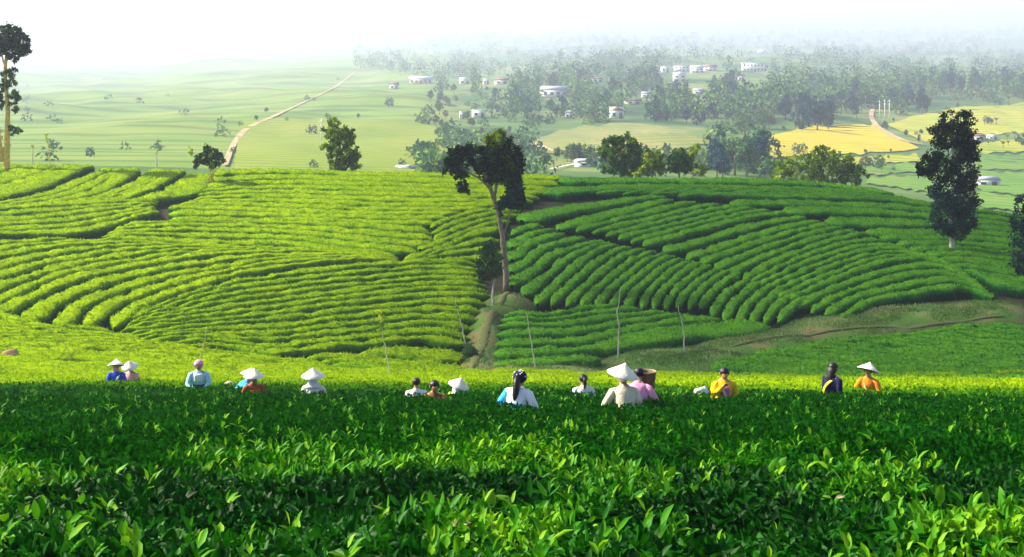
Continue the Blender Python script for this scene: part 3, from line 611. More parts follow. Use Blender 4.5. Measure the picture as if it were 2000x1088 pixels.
# many-stemmed shrub on the left crest
bx_, by_ = 413, 358; dq = float(unproject([bx_], [by_ - 4], 55)[0, 1])
make_tree('shrub_tree', 'small dark bushy tree on several pale stems on the left crest', (bx_, by_), dq,
          [([(bx_, by_), (412, 340), (405, 320), (396, 308)], 1.8, .8), ([(415, 358), (416, 335), (420, 315), (428, 305)], 1.8, .8), ([(412, 356), (412, 330), (410, 305)], 1.5, .7), ([(416, 340), (428, 325), (434, 316)], 1.1, .5)],
          [('crown', [(396, 312, 18, 14), (412, 300, 18, 14), (428, 312, 13, 14), (408, 316, 24, 12), (385, 320, 8, 9), (406, 292, 9, 8)], 4200, M_LF_DARK, .12), ('sprouts', [(405, 284, 4, 8), (372, 292, 3, 9), (374, 302, 5, 7)], 160, M_LF_YEL, .2)], M_BARKY, leaf=.2)
# conical tree on the middle crest
make_tree('conical_tree', 'golden green conical tree standing on the crest left of centre', (668, 334), 133.,
          [([(668, 334), (664, 290), (655, 245)], 3, 1)],
          [('crown', [(650, 242, 14, 12), (646, 258, 18, 12), (662, 262, 26, 16), (680, 272, 22, 14), (645, 284, 20, 10), (662, 290, 26, 14), (672, 306, 34, 16), (688, 300, 18, 16), (660, 322, 20, 12), (684, 322, 20, 12), (642, 300, 14, 8)], 9000, M_LF_YEL, -.12)], M_BARK, leaf=.26)
# clump behind the middle crest
make_tree('broadleaf_tree', 'sunlit green tree behind the crest right of the leaning tree', (1212, 346), 150.,
          [([(1212, 346), (1214, 310), (1212, 285)], 3, 1.2), ([(1213, 320), (1235, 295)], 1.6, .7), ([(1213, 320), (1190, 300)], 1.6, .7)],
          [('crown', [(1195, 285, 22, 16), (1220, 276, 24, 14), (1240, 288, 18, 16), (1205, 305, 28, 20), (1232, 312, 24, 20), (1192, 328, 18, 12), (1222, 332, 24, 12), (1178, 300, 12, 10)], 9000, M_LF_MID, 0)], M_BARK, leaf=.28)
make_tree('bush', 'loose yellow-green bush between two trees behind the crest', (1265, 346), 152., [([(1265, 346), (1266, 320), (1268, 300)], 1.8, .8)],
          [('crown', [(1262, 325, 22, 18), (1280, 310, 18, 14), (1290, 326, 14, 16), (1250, 335, 18, 10), (1268, 300, 12, 8)], 4200, M_LF_YEL, .05)], M_BARK, leaf=.28, cat='bush')
make_tree('round_tree', 'compact dark round tree behind the crest beside the yellow-green bush', (1326, 346), 150., [([(1326, 346), (1327, 320)], 2.4, 1.2)],
          [('crown', [(1326, 316, 24, 24), (1312, 322, 14, 16), (1342, 326, 14, 14), (1328, 300, 14, 10)], 5200, M_LF_MID, -.22)], M_BARK, leaf=.24)
make_tree('young_tree', 'small tree with a brownish gold top beside the dark round tree', (1352, 348), 153., [([(1352, 348), (1354, 310), (1356, 285)], 1.4, .6)],
          [('crown', [(1356, 291, 11, 10), (1350, 306, 9, 9), (1362, 330, 20, 12), (1350, 302, 8, 6)], 1700, M_LF_YEL, -.05)], M_BARK, leaf=.26)
make_tree('bamboo_clump', 'broad rounded yellow-green bamboo thicket behind the right crest', (1600, 372), 158., [([(1600, 372), (1598, 330)], 2, 1), ([(1560, 370), (1550, 330)], 2, 1), ([(1650, 372), (1655, 335)], 2, 1)],
          [('crown', [(1540, 325, 30, 20), (1575, 318, 34, 20), (1612, 308, 30, 22), (1645, 322, 30, 22), (1672, 338, 24, 20), (1530, 342, 26, 14), (1570, 342, 40, 16), (1620, 342, 40, 20), (1605, 292, 20, 9), (1660, 355, 26, 14)], 15000, M_LF_YEL, -.14)], M_BARK, leaf=.26, cat='thicket')
# thin young trees planted among the tea
def sapling(pts, label, leafy=None, d=None, mat=M_LF_GRN, r=1.5, bark=None):
    b = pts[0]; dd = d or float(unproject([b[0]], [b[1] - 8], 50)[0, 1])
    return make_tree('sapling', label, b, dd, [(pts, r, .45)], [('leaves', leafy[0], leafy[1], mat, .25)] if leafy else [], bark or M_BARKW, 'thin young trees among the tea', leaf=.12, cat='sapling')
sapling([(763, 742), (757, 700), (748, 660), (743, 615)], 'tall thin pale sapling with a leafy tip below the straight tea rows', ([(744, 612, 8, 9), (746, 628, 9, 9), (742, 645, 5, 5)], 240), mat=M_LF_YEL)
sapling([(912, 672), (902, 640), (895, 610), (890, 585)], 'bent bare sapling left of the dirt path', ([(892, 600, 6, 5), (897, 620, 5, 4)], 30))
sapling([(1047, 722), (1040, 680), (1033, 640), (1029, 612)], 'bare pole-like sapling just right of the dirt path')
sapling([(1208, 694), (1209, 640), (1207, 600), (1212, 565)], 'tallest bare sapling at the foot of the shaded slope', r=1.7)
sapling([(1337, 690), (1335, 650), (1330, 622), (1325, 598)], 'thin sapling with sparse leaves by the grassy bank', ([(1329, 622, 9, 6), (1328, 610, 6, 5)], 40))
sapling([(391, 722), (393, 690), (399, 665), (403, 640)], 'thin leafy-tipped sapling behind the person in the pink headscarf', ([(398, 672, 9, 6), (396, 684, 7, 5)], 90), mat=M_LF_YEL)
sapling([(150, 706), (128, 675), (102, 642)], 'leaning bare stick in the bright tea at the lower left', r=1.1, bark=M_BARKY)
sapling([(98, 314), (95, 290), (91, 262)], 'small wispy sapling on the left crest beside the tall tree', ([(91, 264, 6, 7), (93, 275, 5, 5)], 160), d=126., mat=M_LF_YEL, bark=M_BARKY)
sapling([(64, 314), (64, 296), (66, 280)], 'faint yellow sapling on the crest nearest the tall left tree', ([(65, 285, 4, 9)], 70), d=131., mat=M_LF_YEL)
sapling([(306, 318), (306, 305), (308, 290)], 'faint sapling on the crest midway between tall tree and bushy tree', ([(307, 296, 4, 7)], 70), d=131., mat=M_LF_YEL)
bq = unproject([918], [690], 55)[0]
make_tree('bush', 'single round bright tea bush at the lower end of the dirt path', (918, 702), bq[1], [([(918, 702), (918, 692)], 1.2, .8)], [('crown', [(918, 684, 13, 15), (912, 690, 9, 9), (925, 690, 8, 8)], 900, M_LF_GRN, .3)], M_BARK, leaf=.16, cat='bush')
# ------------------------------------------------------------------ valley: roads, fields, village, woods
M_ROAD = plain_mat('dirt_road', (.32, .23, .14), .95, .2, .2, coord='Object')
M_PALE = plain_mat('pale_dirt', (.30, .24, .12), .95, .35, .12)
def draped(name, grid, mat, lift, label=None, cat=None, kind='structure', thick=0):
    V = grid.reshape(-1, 3).copy(); V[:, 2] = zsurf(V[:, 0], V[:, 1]) + lift; na, nb = grid.shape[:2]
    a = (np.arange(na - 1)[:, None] * nb + np.arange(nb - 1)[None]).ravel(); Fq = np.stack([a, a + 1, a + nb + 1, a + nb], -1)
    o = add(name, mesh(name, V, Fq, mat, smooth=True)); return tag(o, label, cat, kind=kind)
def strip(name, pts, wpx, mat, lift, label):
    P = spline(pts, 80); q = unproject(P[:, 0], P[:, 1], 170); w_ = np.interp(np.linspace(0, 1, 80), np.linspace(0, 1, len(wpx)), wpx) * q[:, 1] / F / 2
    w_ = w_ * (1 + .25 * (noise(np.arange(80) * .7, np.full(80, 3.)) - .5))
    L = q.copy(); R = q.copy(); T = np.gradient(q[:, :2], axis=0); T /= np.linalg.norm(T, axis=1)[:, None] + 1e-9
    Nn = np.stack([-T[:, 1], T[:, 0]], -1); fr = np.linspace(-1, 1, 5)
    G = q[:, None, :2] + fr[None, :, None] * (w_[:, None, None] * Nn[:, None]); G = np.dstack([G, np.zeros(G.shape[:2])])
    return draped(name, G, mat, lift, label)
strip('dirt_road', [(440, 326), (452, 292), (472, 262), (540, 226), (620, 188), (655, 170), (692, 142)], [11, 12, 11, 8, 6, 5, 4], M_PALE, .35, 'tan dirt road climbing the far left hillside')
strip('country_road', [(1704, 214), (1702, 230), (1710, 244), (1735, 262), (1765, 276), (1800, 284)], [9, 10, 11, 12, 14, 22], M_ROAD, .45, 'winding country road between the rice fields')
strip('country_road', [(1075, 334), (1120, 324), (1175, 310), (1225, 302)], [5, 5, 5, 4], plain_mat('concrete_road', (.6, .6, .58), .9, .1, .1), .5, 'pale straight road below the knoll')
strip('bare_earth', [(1020, 292), (1040, 283), (1062, 292), (1090, 300)], [6, 20, 14, 8], M_PALE, .5, 'bare orange earth at the left of the knoll')
def crop_mat(name, stops, rows=.25, amp=.25):
    m = bpy.data.materials.new(name); t, p, out = nodes_of(m); p.inputs['Roughness'].default_value = .9; p.inputs['Specular IOR Level'].default_value = .1
    geo = t.nodes.new('ShaderNodeNewGeometry'); n = t.nodes.new('ShaderNodeTexNoise'); n.inputs['Scale'].default_value = .05; n.inputs['Detail'].default_value = 8; n.inputs['Roughness'].default_value = .7
    mp = t.nodes.new('ShaderNodeMapping'); mp.inputs['Scale'].default_value = (1, .35, 1); t.links.new(geo.outputs['Position'], mp.inputs[0]); t.links.new(mp.outputs[0], n.inputs['Vector'])
    r = ramp(t, stops, n.outputs[0])
    wv = t.nodes.new('ShaderNodeTexWave'); wv.bands_direction = 'Y'; wv.inputs['Scale'].default_value = .035; wv.inputs['Distortion'].default_value = 5; wv.inputs['Detail'].default_value = 3; wv.inputs['Detail Scale'].default_value = .6; t.links.new(geo.outputs['Position'], wv.inputs['Vector'])
    wr = ramp(t, [(.0, (.62, .66, .6)), (.3, (1, 1, 1))], wv.outputs['Fac']); mu = t.nodes.new('ShaderNodeMix'); mu.data_type = 'RGBA'; mu.blend_type = 'MULTIPLY'; mu.inputs['Factor'].default_value = 1; t.links.new(r.outputs[0], mu.inputs[6]); t.links.new(wr.outputs[0], mu.inputs[7])
    t.links.new(mu.outputs[2], p.inputs['Base Color']); return m
M_GOLD = crop_mat('ripe_rice', [(.3, (.28, .26, .015)), (.5, (.40, .32, .012)), (.7, (.36, .33, .03))])
M_YGRN = crop_mat('yellowing_rice', [(.3, (.17, .24, .015)), (.5, (.27, .29, .02)), (.7, (.36, .29, .035))])
M_GRN = crop_mat('green_paddy', [(.3, (.07, .16, .02)), (.5, (.10, .21, .02)), (.7, (.18, .23, .035))])
M_DRY = crop_mat('dry_grass', [(.3, (.10, .15, .04)), (.5, (.17, .19, .05)), (.7, (.26, .22, .08))])
def field(top, bot, mat, label, lift=.3, name='rice_field', n=40, m=14, kind='structure'):
    a, b = spline(top, n), spline(bot, n); k_ = np.arange(n) * .45; a[:, 1] += (noise(k_ + top[0][0], k_ * 0 + 2.) - .5) * 7; b[:, 1] += (noise(k_ + bot[0][0], k_ * 0 + 5.) - .5) * 7; s = np.linspace(0, 1, m)[:, None, None]; P = (a[None] * (1 - s) + b[None] * s).reshape(-1, 2)
    q = unproject(P[:, 0], P[:, 1], 170); return draped(name, q.reshape(m, n, 3), mat, lift, label)
field([(1503, 263), (1560, 252), (1640, 246), (1704, 244)], [(1488, 308), (1600, 304), (1700, 300), (1796, 290)], M_GOLD, 'golden ripe rice field left of the winding road')
field([(1730, 243), (1800, 222), (1900, 209), (2040, 201)], [(1806, 280), (1860, 268), (1940, 262), (2040, 258)], M_YGRN, 'yellow-green rice field right of the winding road')
field([(1640, 312), (1700, 308), (1790, 302)], [(1600, 326), (1700, 322), (1800, 318)], M_YGRN, 'narrow yellow field strip below the golden field', .32)
field([(1690, 326), (1760, 322), (1830, 316)], [(1680, 342), (1760, 340), (1830, 336)], M_GRN, 'green paddy strip left of the tall dark tree')
field([(1700, 348), (1780, 346), (1860, 340)], [(1690, 362), (1780, 372), (1860, 392)], M_GRN, 'lower green paddy beside the tall dark tree')
field([(1900, 282), (1960, 276), (2040, 272)], [(1905, 300), (1960, 298), (2040, 296)], M_YGRN, 'yellowish paddy at the right edge', .32)
field([(1905, 304), (1960, 303), (2040, 300)], [(1905, 330), (1960, 332), (2040, 332)], M_GRN, 'bright green terraced paddy at the right edge')
field([(1905, 336), (1970, 338), (2040, 340)], [(1905, 372), (1970, 380), (2040, 384)], M_GRN, 'green paddy round the low white building', .31)
field([(1905, 376), (1970, 384), (2040, 388)], [(1905, 404), (1970, 412), (2040, 418)], M_GRN, 'lowest green paddy behind the right crest')
field([(1035, 276), (1100, 256), (1200, 244), (1300, 248), (1372, 270)], [(1050, 300), (1120, 300), (1200, 302), (1300, 302), (1375, 284)], M_DRY, 'dry yellowish grass on the low knoll', .3, 'grass_knoll')
field([(470, 240), (560, 234), (700, 232), (800, 236), (850, 250)], [(455, 338), (560, 342), (700, 346), (800, 348), (925, 335)], crop_mat('young_tea', [(.3, (.12, .18, .012)), (.5, (.16, .22, .012)), (.7, (.20, .23, .03))]), 'pale green tea field right of the far hillside road', .3, 'far_tea_field')
# paddy banks
M_BANK = plain_mat('paddy_bank', (.07, .10, .035), .9, .3, .3)
for pts, lab in (([(1700, 346), (1780, 342), (1830, 340)], 'dark paddy bank left of the tall dark tree'), ([(1905, 333), (1970, 334), (2030, 335)], 'dark paddy bank right of the tall dark tree'),
                 ([(1925, 312), (1950, 317), (1985, 318)], 'short curved paddy bank at the right'), ([(1945, 308), (1970, 312), (2000, 313)], 'second short curved paddy bank at the right'), ([(1905, 374), (1970, 382), (2030, 386)], 'lowest paddy bank at the right')):
    strip('paddy_bank', pts, [4, 5, 4], M_BANK, .5, lab)

# ---- houses
M_WALL = plain_mat('white_plaster', (.72, .71, .68), .85, .08, 2); M_WALL2 = plain_mat('cream_plaster', (.62, .55, .42), .85, .1, 2)
M_TILE = plain_mat('brown_tile', (.20, .13, .10), .85, .25, 3); M_TIN = plain_mat('grey_tin', (.34, .36, .40), .5, .2, 3); M_ASB = plain_mat('pale_roof', (.62, .62, .64), .7, .1, 3)
M_GLASS = plain_mat('dark_window', (.05, .06, .08), .3, .2, 3); M_DOOR = plain_mat('door_brown', (.12, .07, .04), .7, .2, 3)
HOUSES = []
def house(px, py, wpx, hpx, label, roof='gable', rm=M_TILE, wm=M_WALL, yaw=.1, floors=1, deep=.6):
    HOUSES.append((px, py, wpx)); q = unproject([px], [py], 170)[0]; s = q[1] / F; w_, h_ = wpx * s, hpx * s; dp = w_ * deep; hw_ = h_ * (.62 if roof == 'gable' else .95); zb = float(min(zsurf(q[0] - w_ / 2, q[1]), zsurf(q[0] + w_ / 2, q[1]))) - q[2]
    r = thing('house', label, 'house', q, yaw, None)
    V, f = box(-w_ / 2, w_ / 2, 0, dp, zb - .5, hw_); add('wall', mesh('wall', V, f, wm), r)
    o_ = .06 * w_
    if roof == 'gable':
        V = np.array([(-w_ / 2 - o_, -o_, hw_ - .02), (w_ / 2 + o_, -o_, hw_ - .02), (w_ / 2 + o_, dp + o_, hw_ - .02), (-w_ / 2 - o_, dp + o_, hw_ - .02), (-w_ / 2 - o_ * .3, dp / 2, h_), (w_ / 2 + o_ * .3, dp / 2, h_)])
        add('roof', mesh('roof', V, [np.array([(0, 1, 5, 4), (2, 3, 4, 5), (3, 2, 1, 0)]), np.array([(1, 2, 5), (3, 0, 4)])], rm), r)
    elif roof == 'front':
        V = np.array([(-w_ / 2 - o_, -o_, hw_ * .7), (0, -o_, h_), (w_ / 2 + o_, -o_, hw_ * .7), (-w_ / 2 - o_, dp + o_, hw_ * .7), (0, dp + o_, h_), (w_ / 2 + o_, dp + o_, hw_ * .7)])
        add('roof', mesh('roof', V, [np.array([(0, 1, 4, 3), (1, 2, 5, 4), (0, 3, 5, 2)]), np.array([(0, 2, 1), (3, 4, 5)])], rm), r)
    else:
        V, f = box(-w_ / 2 - o_ * .5, w_ / 2 + o_ * .5, -o_ * .5, dp + o_ * .5, hw_, h_ + .25); add('roof', mesh('roof', V, f, rm), r)
    nw = max(2, min(7, int(w_ / 3.2))); top = hw_ * (.7 if roof == 'front' else 1)
    for fl in range(floors):
        for k in range(nw):
            cx = -w_ / 2 + w_ * (k + .5) / nw; z0 = top * (fl + .32) / floors; z1 = top * (fl + .74) / floors; door = fl == 0 and k == nw // 2
            V, f = box(cx - w_ / nw * .24, cx + w_ / nw * .24, -.06, .04, 0.02 if door else z0, z1); add('door' if door else 'window', mesh('window', V, f, M_DOOR if door else M_GLASS), r)
    return r
house(822, 164, 44, 15, 'long low house with a pale roof above the far tea slope', 'gable', M_ASB, M_WALL2, .05)
house(770, 174, 18, 14, 'small white house at the left end of the village', 'gable', M_TILE)
house(908, 165, 20, 14, 'white gabled cottage right of the long pale-roofed house', 'front', M_ASB, M_WALL)
house(950, 165, 12, 11, 'tiny white hut between two cottages on the village slope', 'flat', M_ASB)
house(980, 165, 26, 13, 'low cream house left of the village trees', 'gable', M_TILE, M_WALL)
house(1084, 190, 50, 22, 'broad house with a grey hipped roof in the village centre', 'gable', M_TIN, M_WALL, .1, 1, .8)
house(1168, 160, 20, 9, 'low pale house above the grey-roofed house', 'gable', M_TILE, M_WALL)
house(1112, 230, 14, 14, 'small white house left of the dark trees below the village', 'gable', M_TIN)
house(1206, 232, 26, 24, 'brown-roofed house among trees behind the knoll', 'front', M_TILE, M_WALL)
house(1238, 204, 30, 11, 'low house with a reddish roof above the brown-roofed house', 'gable', M_TILE, M_WALL2)
house(1262, 190, 16, 11, 'small tin-roofed hut right of the reddish-roofed house', 'gable', M_TIN)
house(1300, 142, 16, 12, 'square white house at the left of the white town block', 'flat', M_WALL)
house(1328, 160, 24, 20, 'two-storey white house with a gable in front of the town block', 'front', M_ASB, M_WALL, 0, 2)
house(1332, 140, 28, 11, 'wide white town building behind the gabled house', 'flat', M_WALL, M_WALL, 0, 2)
house(1362, 142, 24, 14, 'white town building right of the gabled house', 'gable', M_ASB, M_WALL, 0, 2)
house(1388, 138, 24, 12, 'rightmost white building of the town block', 'gable', M_TILE, M_WALL, 0, 2)
house(1475, 140, 48, 17, 'long white two-storey building apart to the right of the town', 'flat', M_ASB, M_WALL, .05, 2, .3)
house(1366, 184, 20, 11, 'white cottage in the trees below the town block', 'gable', M_TIN)
house(1448, 156, 12, 12, 'tiny pale house below the long white building', 'gable', M_TILE)
house(1490, 103, 16, 6, 'faint pale roof high on the misty slope', 'gable', M_ASB)
house(936, 230, 26, 14, 'white pillared ruin at the foot of the village slope', 'flat', M_WALL)
house(902, 233, 9, 14, 'slim white outbuilding left of the pillared ruin', 'flat', M_WALL)
house(1660, 208, 22, 12, 'pale arched shed in the dark trees left of the road', 'gable', M_ASB, M_TIN)
house(1932, 364, 46, 19, 'low white farm building in the paddies at the right', 'gable', M_TIN, M_WALL, .15)
house(1914, 274, 20, 12, 'small white farmhouse just right of the tall dark tree', 'gable', M_TILE)
house(1940, 272, 18, 9, 'second small white farmhouse at the right', 'gable', M_ASB)
house(1150, 326, 40, 16, 'grey-roofed shed behind the crest left of the sunlit tree', 'gable', M_TIN, M_WALL, .4)
house(795, 332, 40, 9, 'long pale shed just showing over the middle crest', 'gable', M_ASB, M_WALL)
# ---- poles
M_POLE = plain_mat('pale_pole', (.6, .6, .58), .7, .1, 3)
for k, (px, y0, y1) in enumerate(((1718, 236, 196), (1728, 234, 194), (1737, 236, 195), (1690, 220, 186), (628, 275, 232))):
    q = unproject([px], [y0], 170)[0]; h_ = (y0 - y1) * q[1] / F
    r = thing('utility_pole', ['leftmost of three pale poles beside the winding road', 'middle of three pale poles beside the winding road', 'rightmost of three pale poles beside the winding road', 'lone pole left of the winding road', 'lone pale pole beside the golden conical tree'][k], 'pole', q)
    V, f = tube([(0, 0, -.5), (0, 0, h_)], [.22, .16], 8); add('shaft', mesh('shaft', V, f, M_POLE), r)
    V, f = box(-.9, .9, -.08, .08, h_ - .9, h_ - .7); add('crossarm', mesh('crossarm', V, f, M_POLE), r)

# ---- valley trees: six shapes, each copied with trunk and crown
def proto(kind, mat, n=700, seed=0):
    """unit-height tree: (trunk mesh, crown mesh)"""
    g_ = np.random.default_rng(seed)
    if kind == 'round': lobes = [(0, 0, .62, .26, .30), (.13, .05, .55, .20, .22), (-.15, -.04, .58, .19, .22), (.03, .1, .8, .16, .16), (-.05, -.1, .42, .2, .14)]; tr = [(0, 0, -.1), (.01, 0, .3), (0, 0, .6)]; r0 = .03
    elif kind == 'tall': lobes = [(0, 0, .86, .10, .13), (.05, .03, .72, .12, .12), (-.05, 0, .62, .13, .12), (.03, -.03, .48, .12, .12), (-.04, .02, .36, .1, .1)]; tr = [(0, 0, -.1), (.01, 0, .4), (0, 0, .9)]; r0 = .018
    elif kind == 'dome': lobes = [(0, 0, .45, .42, .4), (.25, .05, .35, .26, .3), (-.28, 0, .36, .25, .3), (.05, .05, .72, .2, .2)]; tr = [(0, 0, -.1), (0, 0, .3), (0, 0, .5)]; r0 = .03
    else: lobes = []; tr = [(0, 0, -.1), (.01, 0, .2), (0, 0, .45)]; r0 = .06
    V, f = tube(tr, [r0, r0 * .8, r0 * .4], 6); tm = mesh('trunk', V, f, M_BARK, smooth=True)
    if lobes:
        P, T = [], []
        vol = np.array([l[3] ** 2 * l[4] for l in lobes]) ** .6; vol /= vol.sum()
        for l, wg in zip(lobes, vol):
            m = int(n * wg); nc = max(5, m // 18); v = g_.normal(size=(nc, 3)); v /= np.linalg.norm(v, axis=1)[:, None]
            c = np.array(l[:3]) + v * g_.uniform(.6, 1.1, (nc, 1)) * np.array([l[3], l[3], l[4]]); k = g_.integers(0, nc, m); P.append(c[k] + g_.normal(0, .03, (m, 3))); T.append((.5 + .16 * g_.normal(size=nc))[k] + g_.normal(0, .1, m))
        P = np.vstack(P); T = np.concatenate(T); ls = g_.uniform(.05, .1, len(P)); V, f = leaves(P, rand_dirs(len(P), -.1), rand_dirs(len(P), .5, .8), ls, ls * .75, LEAF_LO); cm = mesh('crown', V, f, mat, tone=np.repeat(np.clip(T, 0, 1), 4))
    else:   # banana plant: long arching blades
        m = 12; az = np.linspace(0, 6.28 * (1 - 1 / m), m) + g_.uniform(-.2, .2, m); D_ = np.column_stack([np.cos(az) * .6, np.sin(az) * .6, g_.uniform(.5, 1.2, m)]); ls = g_.uniform(.45, .65, m)
        V, f = leaves(np.tile([0, 0, .4], (m, 1)), D_, np.column_stack([-np.cos(az), -np.sin(az), np.full(m, .8)]), ls, ls * .32, LEAF_HI); cm = mesh('crown', V, f, mat, tone=np.repeat(g_.uniform(.4, .9, m), 8))
    return tm, cm
M_FD = leaf_mat('far_dark_haze_leaf', [(0, (.003, .020, .035)), (.5, (.010, .055, .080)), (1, (.04, .13, .09))], .7, .12, .15, .2, .05)  # blue of the distant haze is put into this leaf colour
M_FM = leaf_mat('far_mid_leaf', [(0, (.006, .045, .03)), (.5, (.045, .14, .045)), (1, (.18, .27, .035))], .7, .2, .15, .3, .05)
M_FY = leaf_mat('far_pale_leaf', [(0, (.05, .08, .02)), (.5, (.12, .16, .035)), (1, (.22, .24, .07))], .6, .2, .15, .25, .15)
PR = {'rd': proto('round', M_FD, 900, 1), 'rm': proto('round', M_FM, 900, 2), 'ry': proto('round', M_FY, 900, 3), 'td': proto('tall', M_FD, 700, 4), 'tm': proto('tall', M_FM, 700, 5), 'dm': proto('dome', M_FM, 900, 6), 'dd': proto('dome', M_FD, 900, 7), 'bn': proto('banana', M_FY, 0, 8)}
NAMES = {'r': 'broadleaf_tree', 't': 'slender_tree', 'd': 'bushy_tree', 'b': 'banana_plant'}
def grove(pts, kinds, hpx, label, group, seed):
    g_ = random.Random(seed)
    q = unproject([p_[0] for p_ in pts], [p_[1] for p_ in pts], 170)
    rank = {i_: k for k, i_ in enumerate(np.argsort([p_[0] for p_ in pts]))}
    for k, w_ in enumerate(q):
        kd = g_.choice(kinds); h_ = g_.uniform(*hpx) * w_[1] / F
        n_ = len(pts); a_ = rank[k] + 1
        place = label + ', ' + ((ORD[a_] + ' from the left' if a_ > 1 else 'leftmost') if a_ <= (n_ + 1) // 2 else (ORD[n_ - a_ + 1] + ' from the right' if a_ < n_ else 'rightmost'))
        r = thing(NAMES[kd[0]], place, 'banana plant' if kd[0] == 'b' else 'tree', w_, g_.uniform(0, 6.28), group); r.scale = (h_ * g_.uniform(.85, 1.2), h_ * g_.uniform(.85, 1.2), h_)
        tm, cm = PR[kd]; add('trunk', tm, r); add('crown', cm, r)
def scatter(x0, x1, y0, y1, n, seed, skip=None):
    g_ = random.Random(seed); o = []
    while len(o) < n:
        p_ = (g_.uniform(x0, x1), g_.uniform(y0, y1))
        if skip and skip(*p_): continue
        o.append(p_)
    return o
grove(scatter(1385, 1498, 318, 352, 10, 1), ['rd', 'dm', 'rm'], (48, 80), 'hazy blue-green tree behind the crest left of the golden field', 'blue-green trees left of the golden field', 1)
grove(scatter(1530, 1622, 232, 256, 14, 2), ['rd', 'td', 'dd'], (36, 60), 'dark blue-green tree in the wood above the golden field', 'dark wood above the golden field', 2)
grove(scatter(1440, 1530, 238, 262, 10, 12), ['rm', 'dm', 'ry'], (22, 38), 'mid green tree at the left corner of the golden field', 'trees at the left corner of the golden field', 12)
grove(scatter(1625, 1700, 195, 236, 12, 3), ['rd', 'td', 'rm'], (30, 48), 'dark tree left of the winding road', 'dark trees left of the winding road', 3)
grove(scatter(1742, 1815, 200, 226, 12, 4), ['rd', 'td', 'dm'], (30, 46), 'dark tree right of the three poles', 'dark trees right of the three poles', 4)
grove(scatter(1815, 2010, 186, 206, 22, 5), ['bn', 'bn', 'dm', 'ry'], (14, 28), 'banana or low tree edging the yellow-green field', 'plants along the top of the yellow-green field', 5)
grove(scatter(1800, 2010, 165, 190, 20, 6), ['rd', 'td', 'tm'], (30, 50), 'tall hazy tree behind the banana plants at the right', 'tall trees behind the banana plants', 6)
vs = lambda x, y: any(abs(x - a) < w_ * .5 + 8 and b - 4 < y < b + 30 for a, b, w_ in HOUSES)
grove(scatter(1000, 1240, 165, 238, 54, 7, vs), ['rm', 'dm', 'ry', 'rd', 'tm'], (20, 36), 'tree among the houses in the left half of the village', 'trees in the left half of the village', 7)
grove(scatter(1240, 1460, 160, 232, 54, 8, vs), ['rm', 'dm', 'rd', 'td', 'tm'], (22, 40), 'tree among the houses below the white town block', 'trees below the white town block', 8)
grove(scatter(1280, 1440, 228, 246, 12, 9), ['rd', 'td', 'dd'], (24, 42), 'dark tree in the row behind the knoll', 'dark trees behind the knoll', 9)
grove(scatter(1030, 1180, 308, 332, 9, 10), ['dm', 'rm', 'ry'], (22, 36), 'small tree between the knoll and the crest', 'trees between knoll and crest', 10)
grove(scatter(840, 1000, 175, 290, 40, 11), ['dm', 'rm', 'ry'], (12, 26), 'small scattered tree on the slope left of the village', 'scattered trees left of the village', 11)
grove([(1690, 335), (1714, 330), (1722, 336)], ['rm', 'ry', 'dm'], (28, 42), 'slim hazy tree in the fields beside the bamboo thicket', 'trees beside the bamboo thicket', 13)
grove([(1556, 302), (1568, 300)], ['dm'], (20, 28), 'low bush tree in front of the golden field', 'low bushes before the golden field', 14)
grove(scatter(1760, 1800, 262, 278, 6, 15) + scatter(1715, 1750, 240, 258, 4, 16), ['dm', 'rd'], (9, 16), 'low dark bush along the winding road', 'bushes along the winding road', 15)
grove(scatter(1925, 2010, 268, 290, 12, 17) + scatter(1915, 1960, 240, 248, 6, 18), ['dm', 'rm', 'bn'], (10, 20), 'low bush in the fields right of the tall dark tree', 'bushes in the fields at the right', 17)
grove([(608, 262), (612, 330), (785, 330), (176, 306), (760, 208), (835, 222), (870, 330)], ['dd', 'dm'], (16, 24), 'lone bush on the far left tea hillside', 'lone bushes on the far tea hillside', 19)
grove([(1642, 330), (1655, 328), (1665, 334), (1700, 318), (1735, 312), (1745, 335), (1655, 345)], ['dm', 'ry'], (10, 16), 'low shrub in the paddies left of the tall dark tree', 'shrubs in the paddies', 20)
grove([(470, 246), (500, 238), (560, 236), (640, 234), (700, 233), (820, 240), (858, 256), (880, 275), (895, 300), (520, 222), (600, 196), (455, 300)], ['dm', 'rm', 'ry'], (8, 15), 'small bush edging the pale far tea field', 'bushes edging the pale far tea field', 21)
grove([(1500, 266), (1530, 258), (1580, 250), (1612, 250), (1495, 300), (1520, 306), (1640, 304), (1690, 302), (1740, 298), (1810, 222), (1850, 216), (1870, 212), (1745, 238)], ['dm', 'rd', 'rm'], (8, 15), 'small bush on the edge of a rice field', 'bushes on the rice field edges', 22)
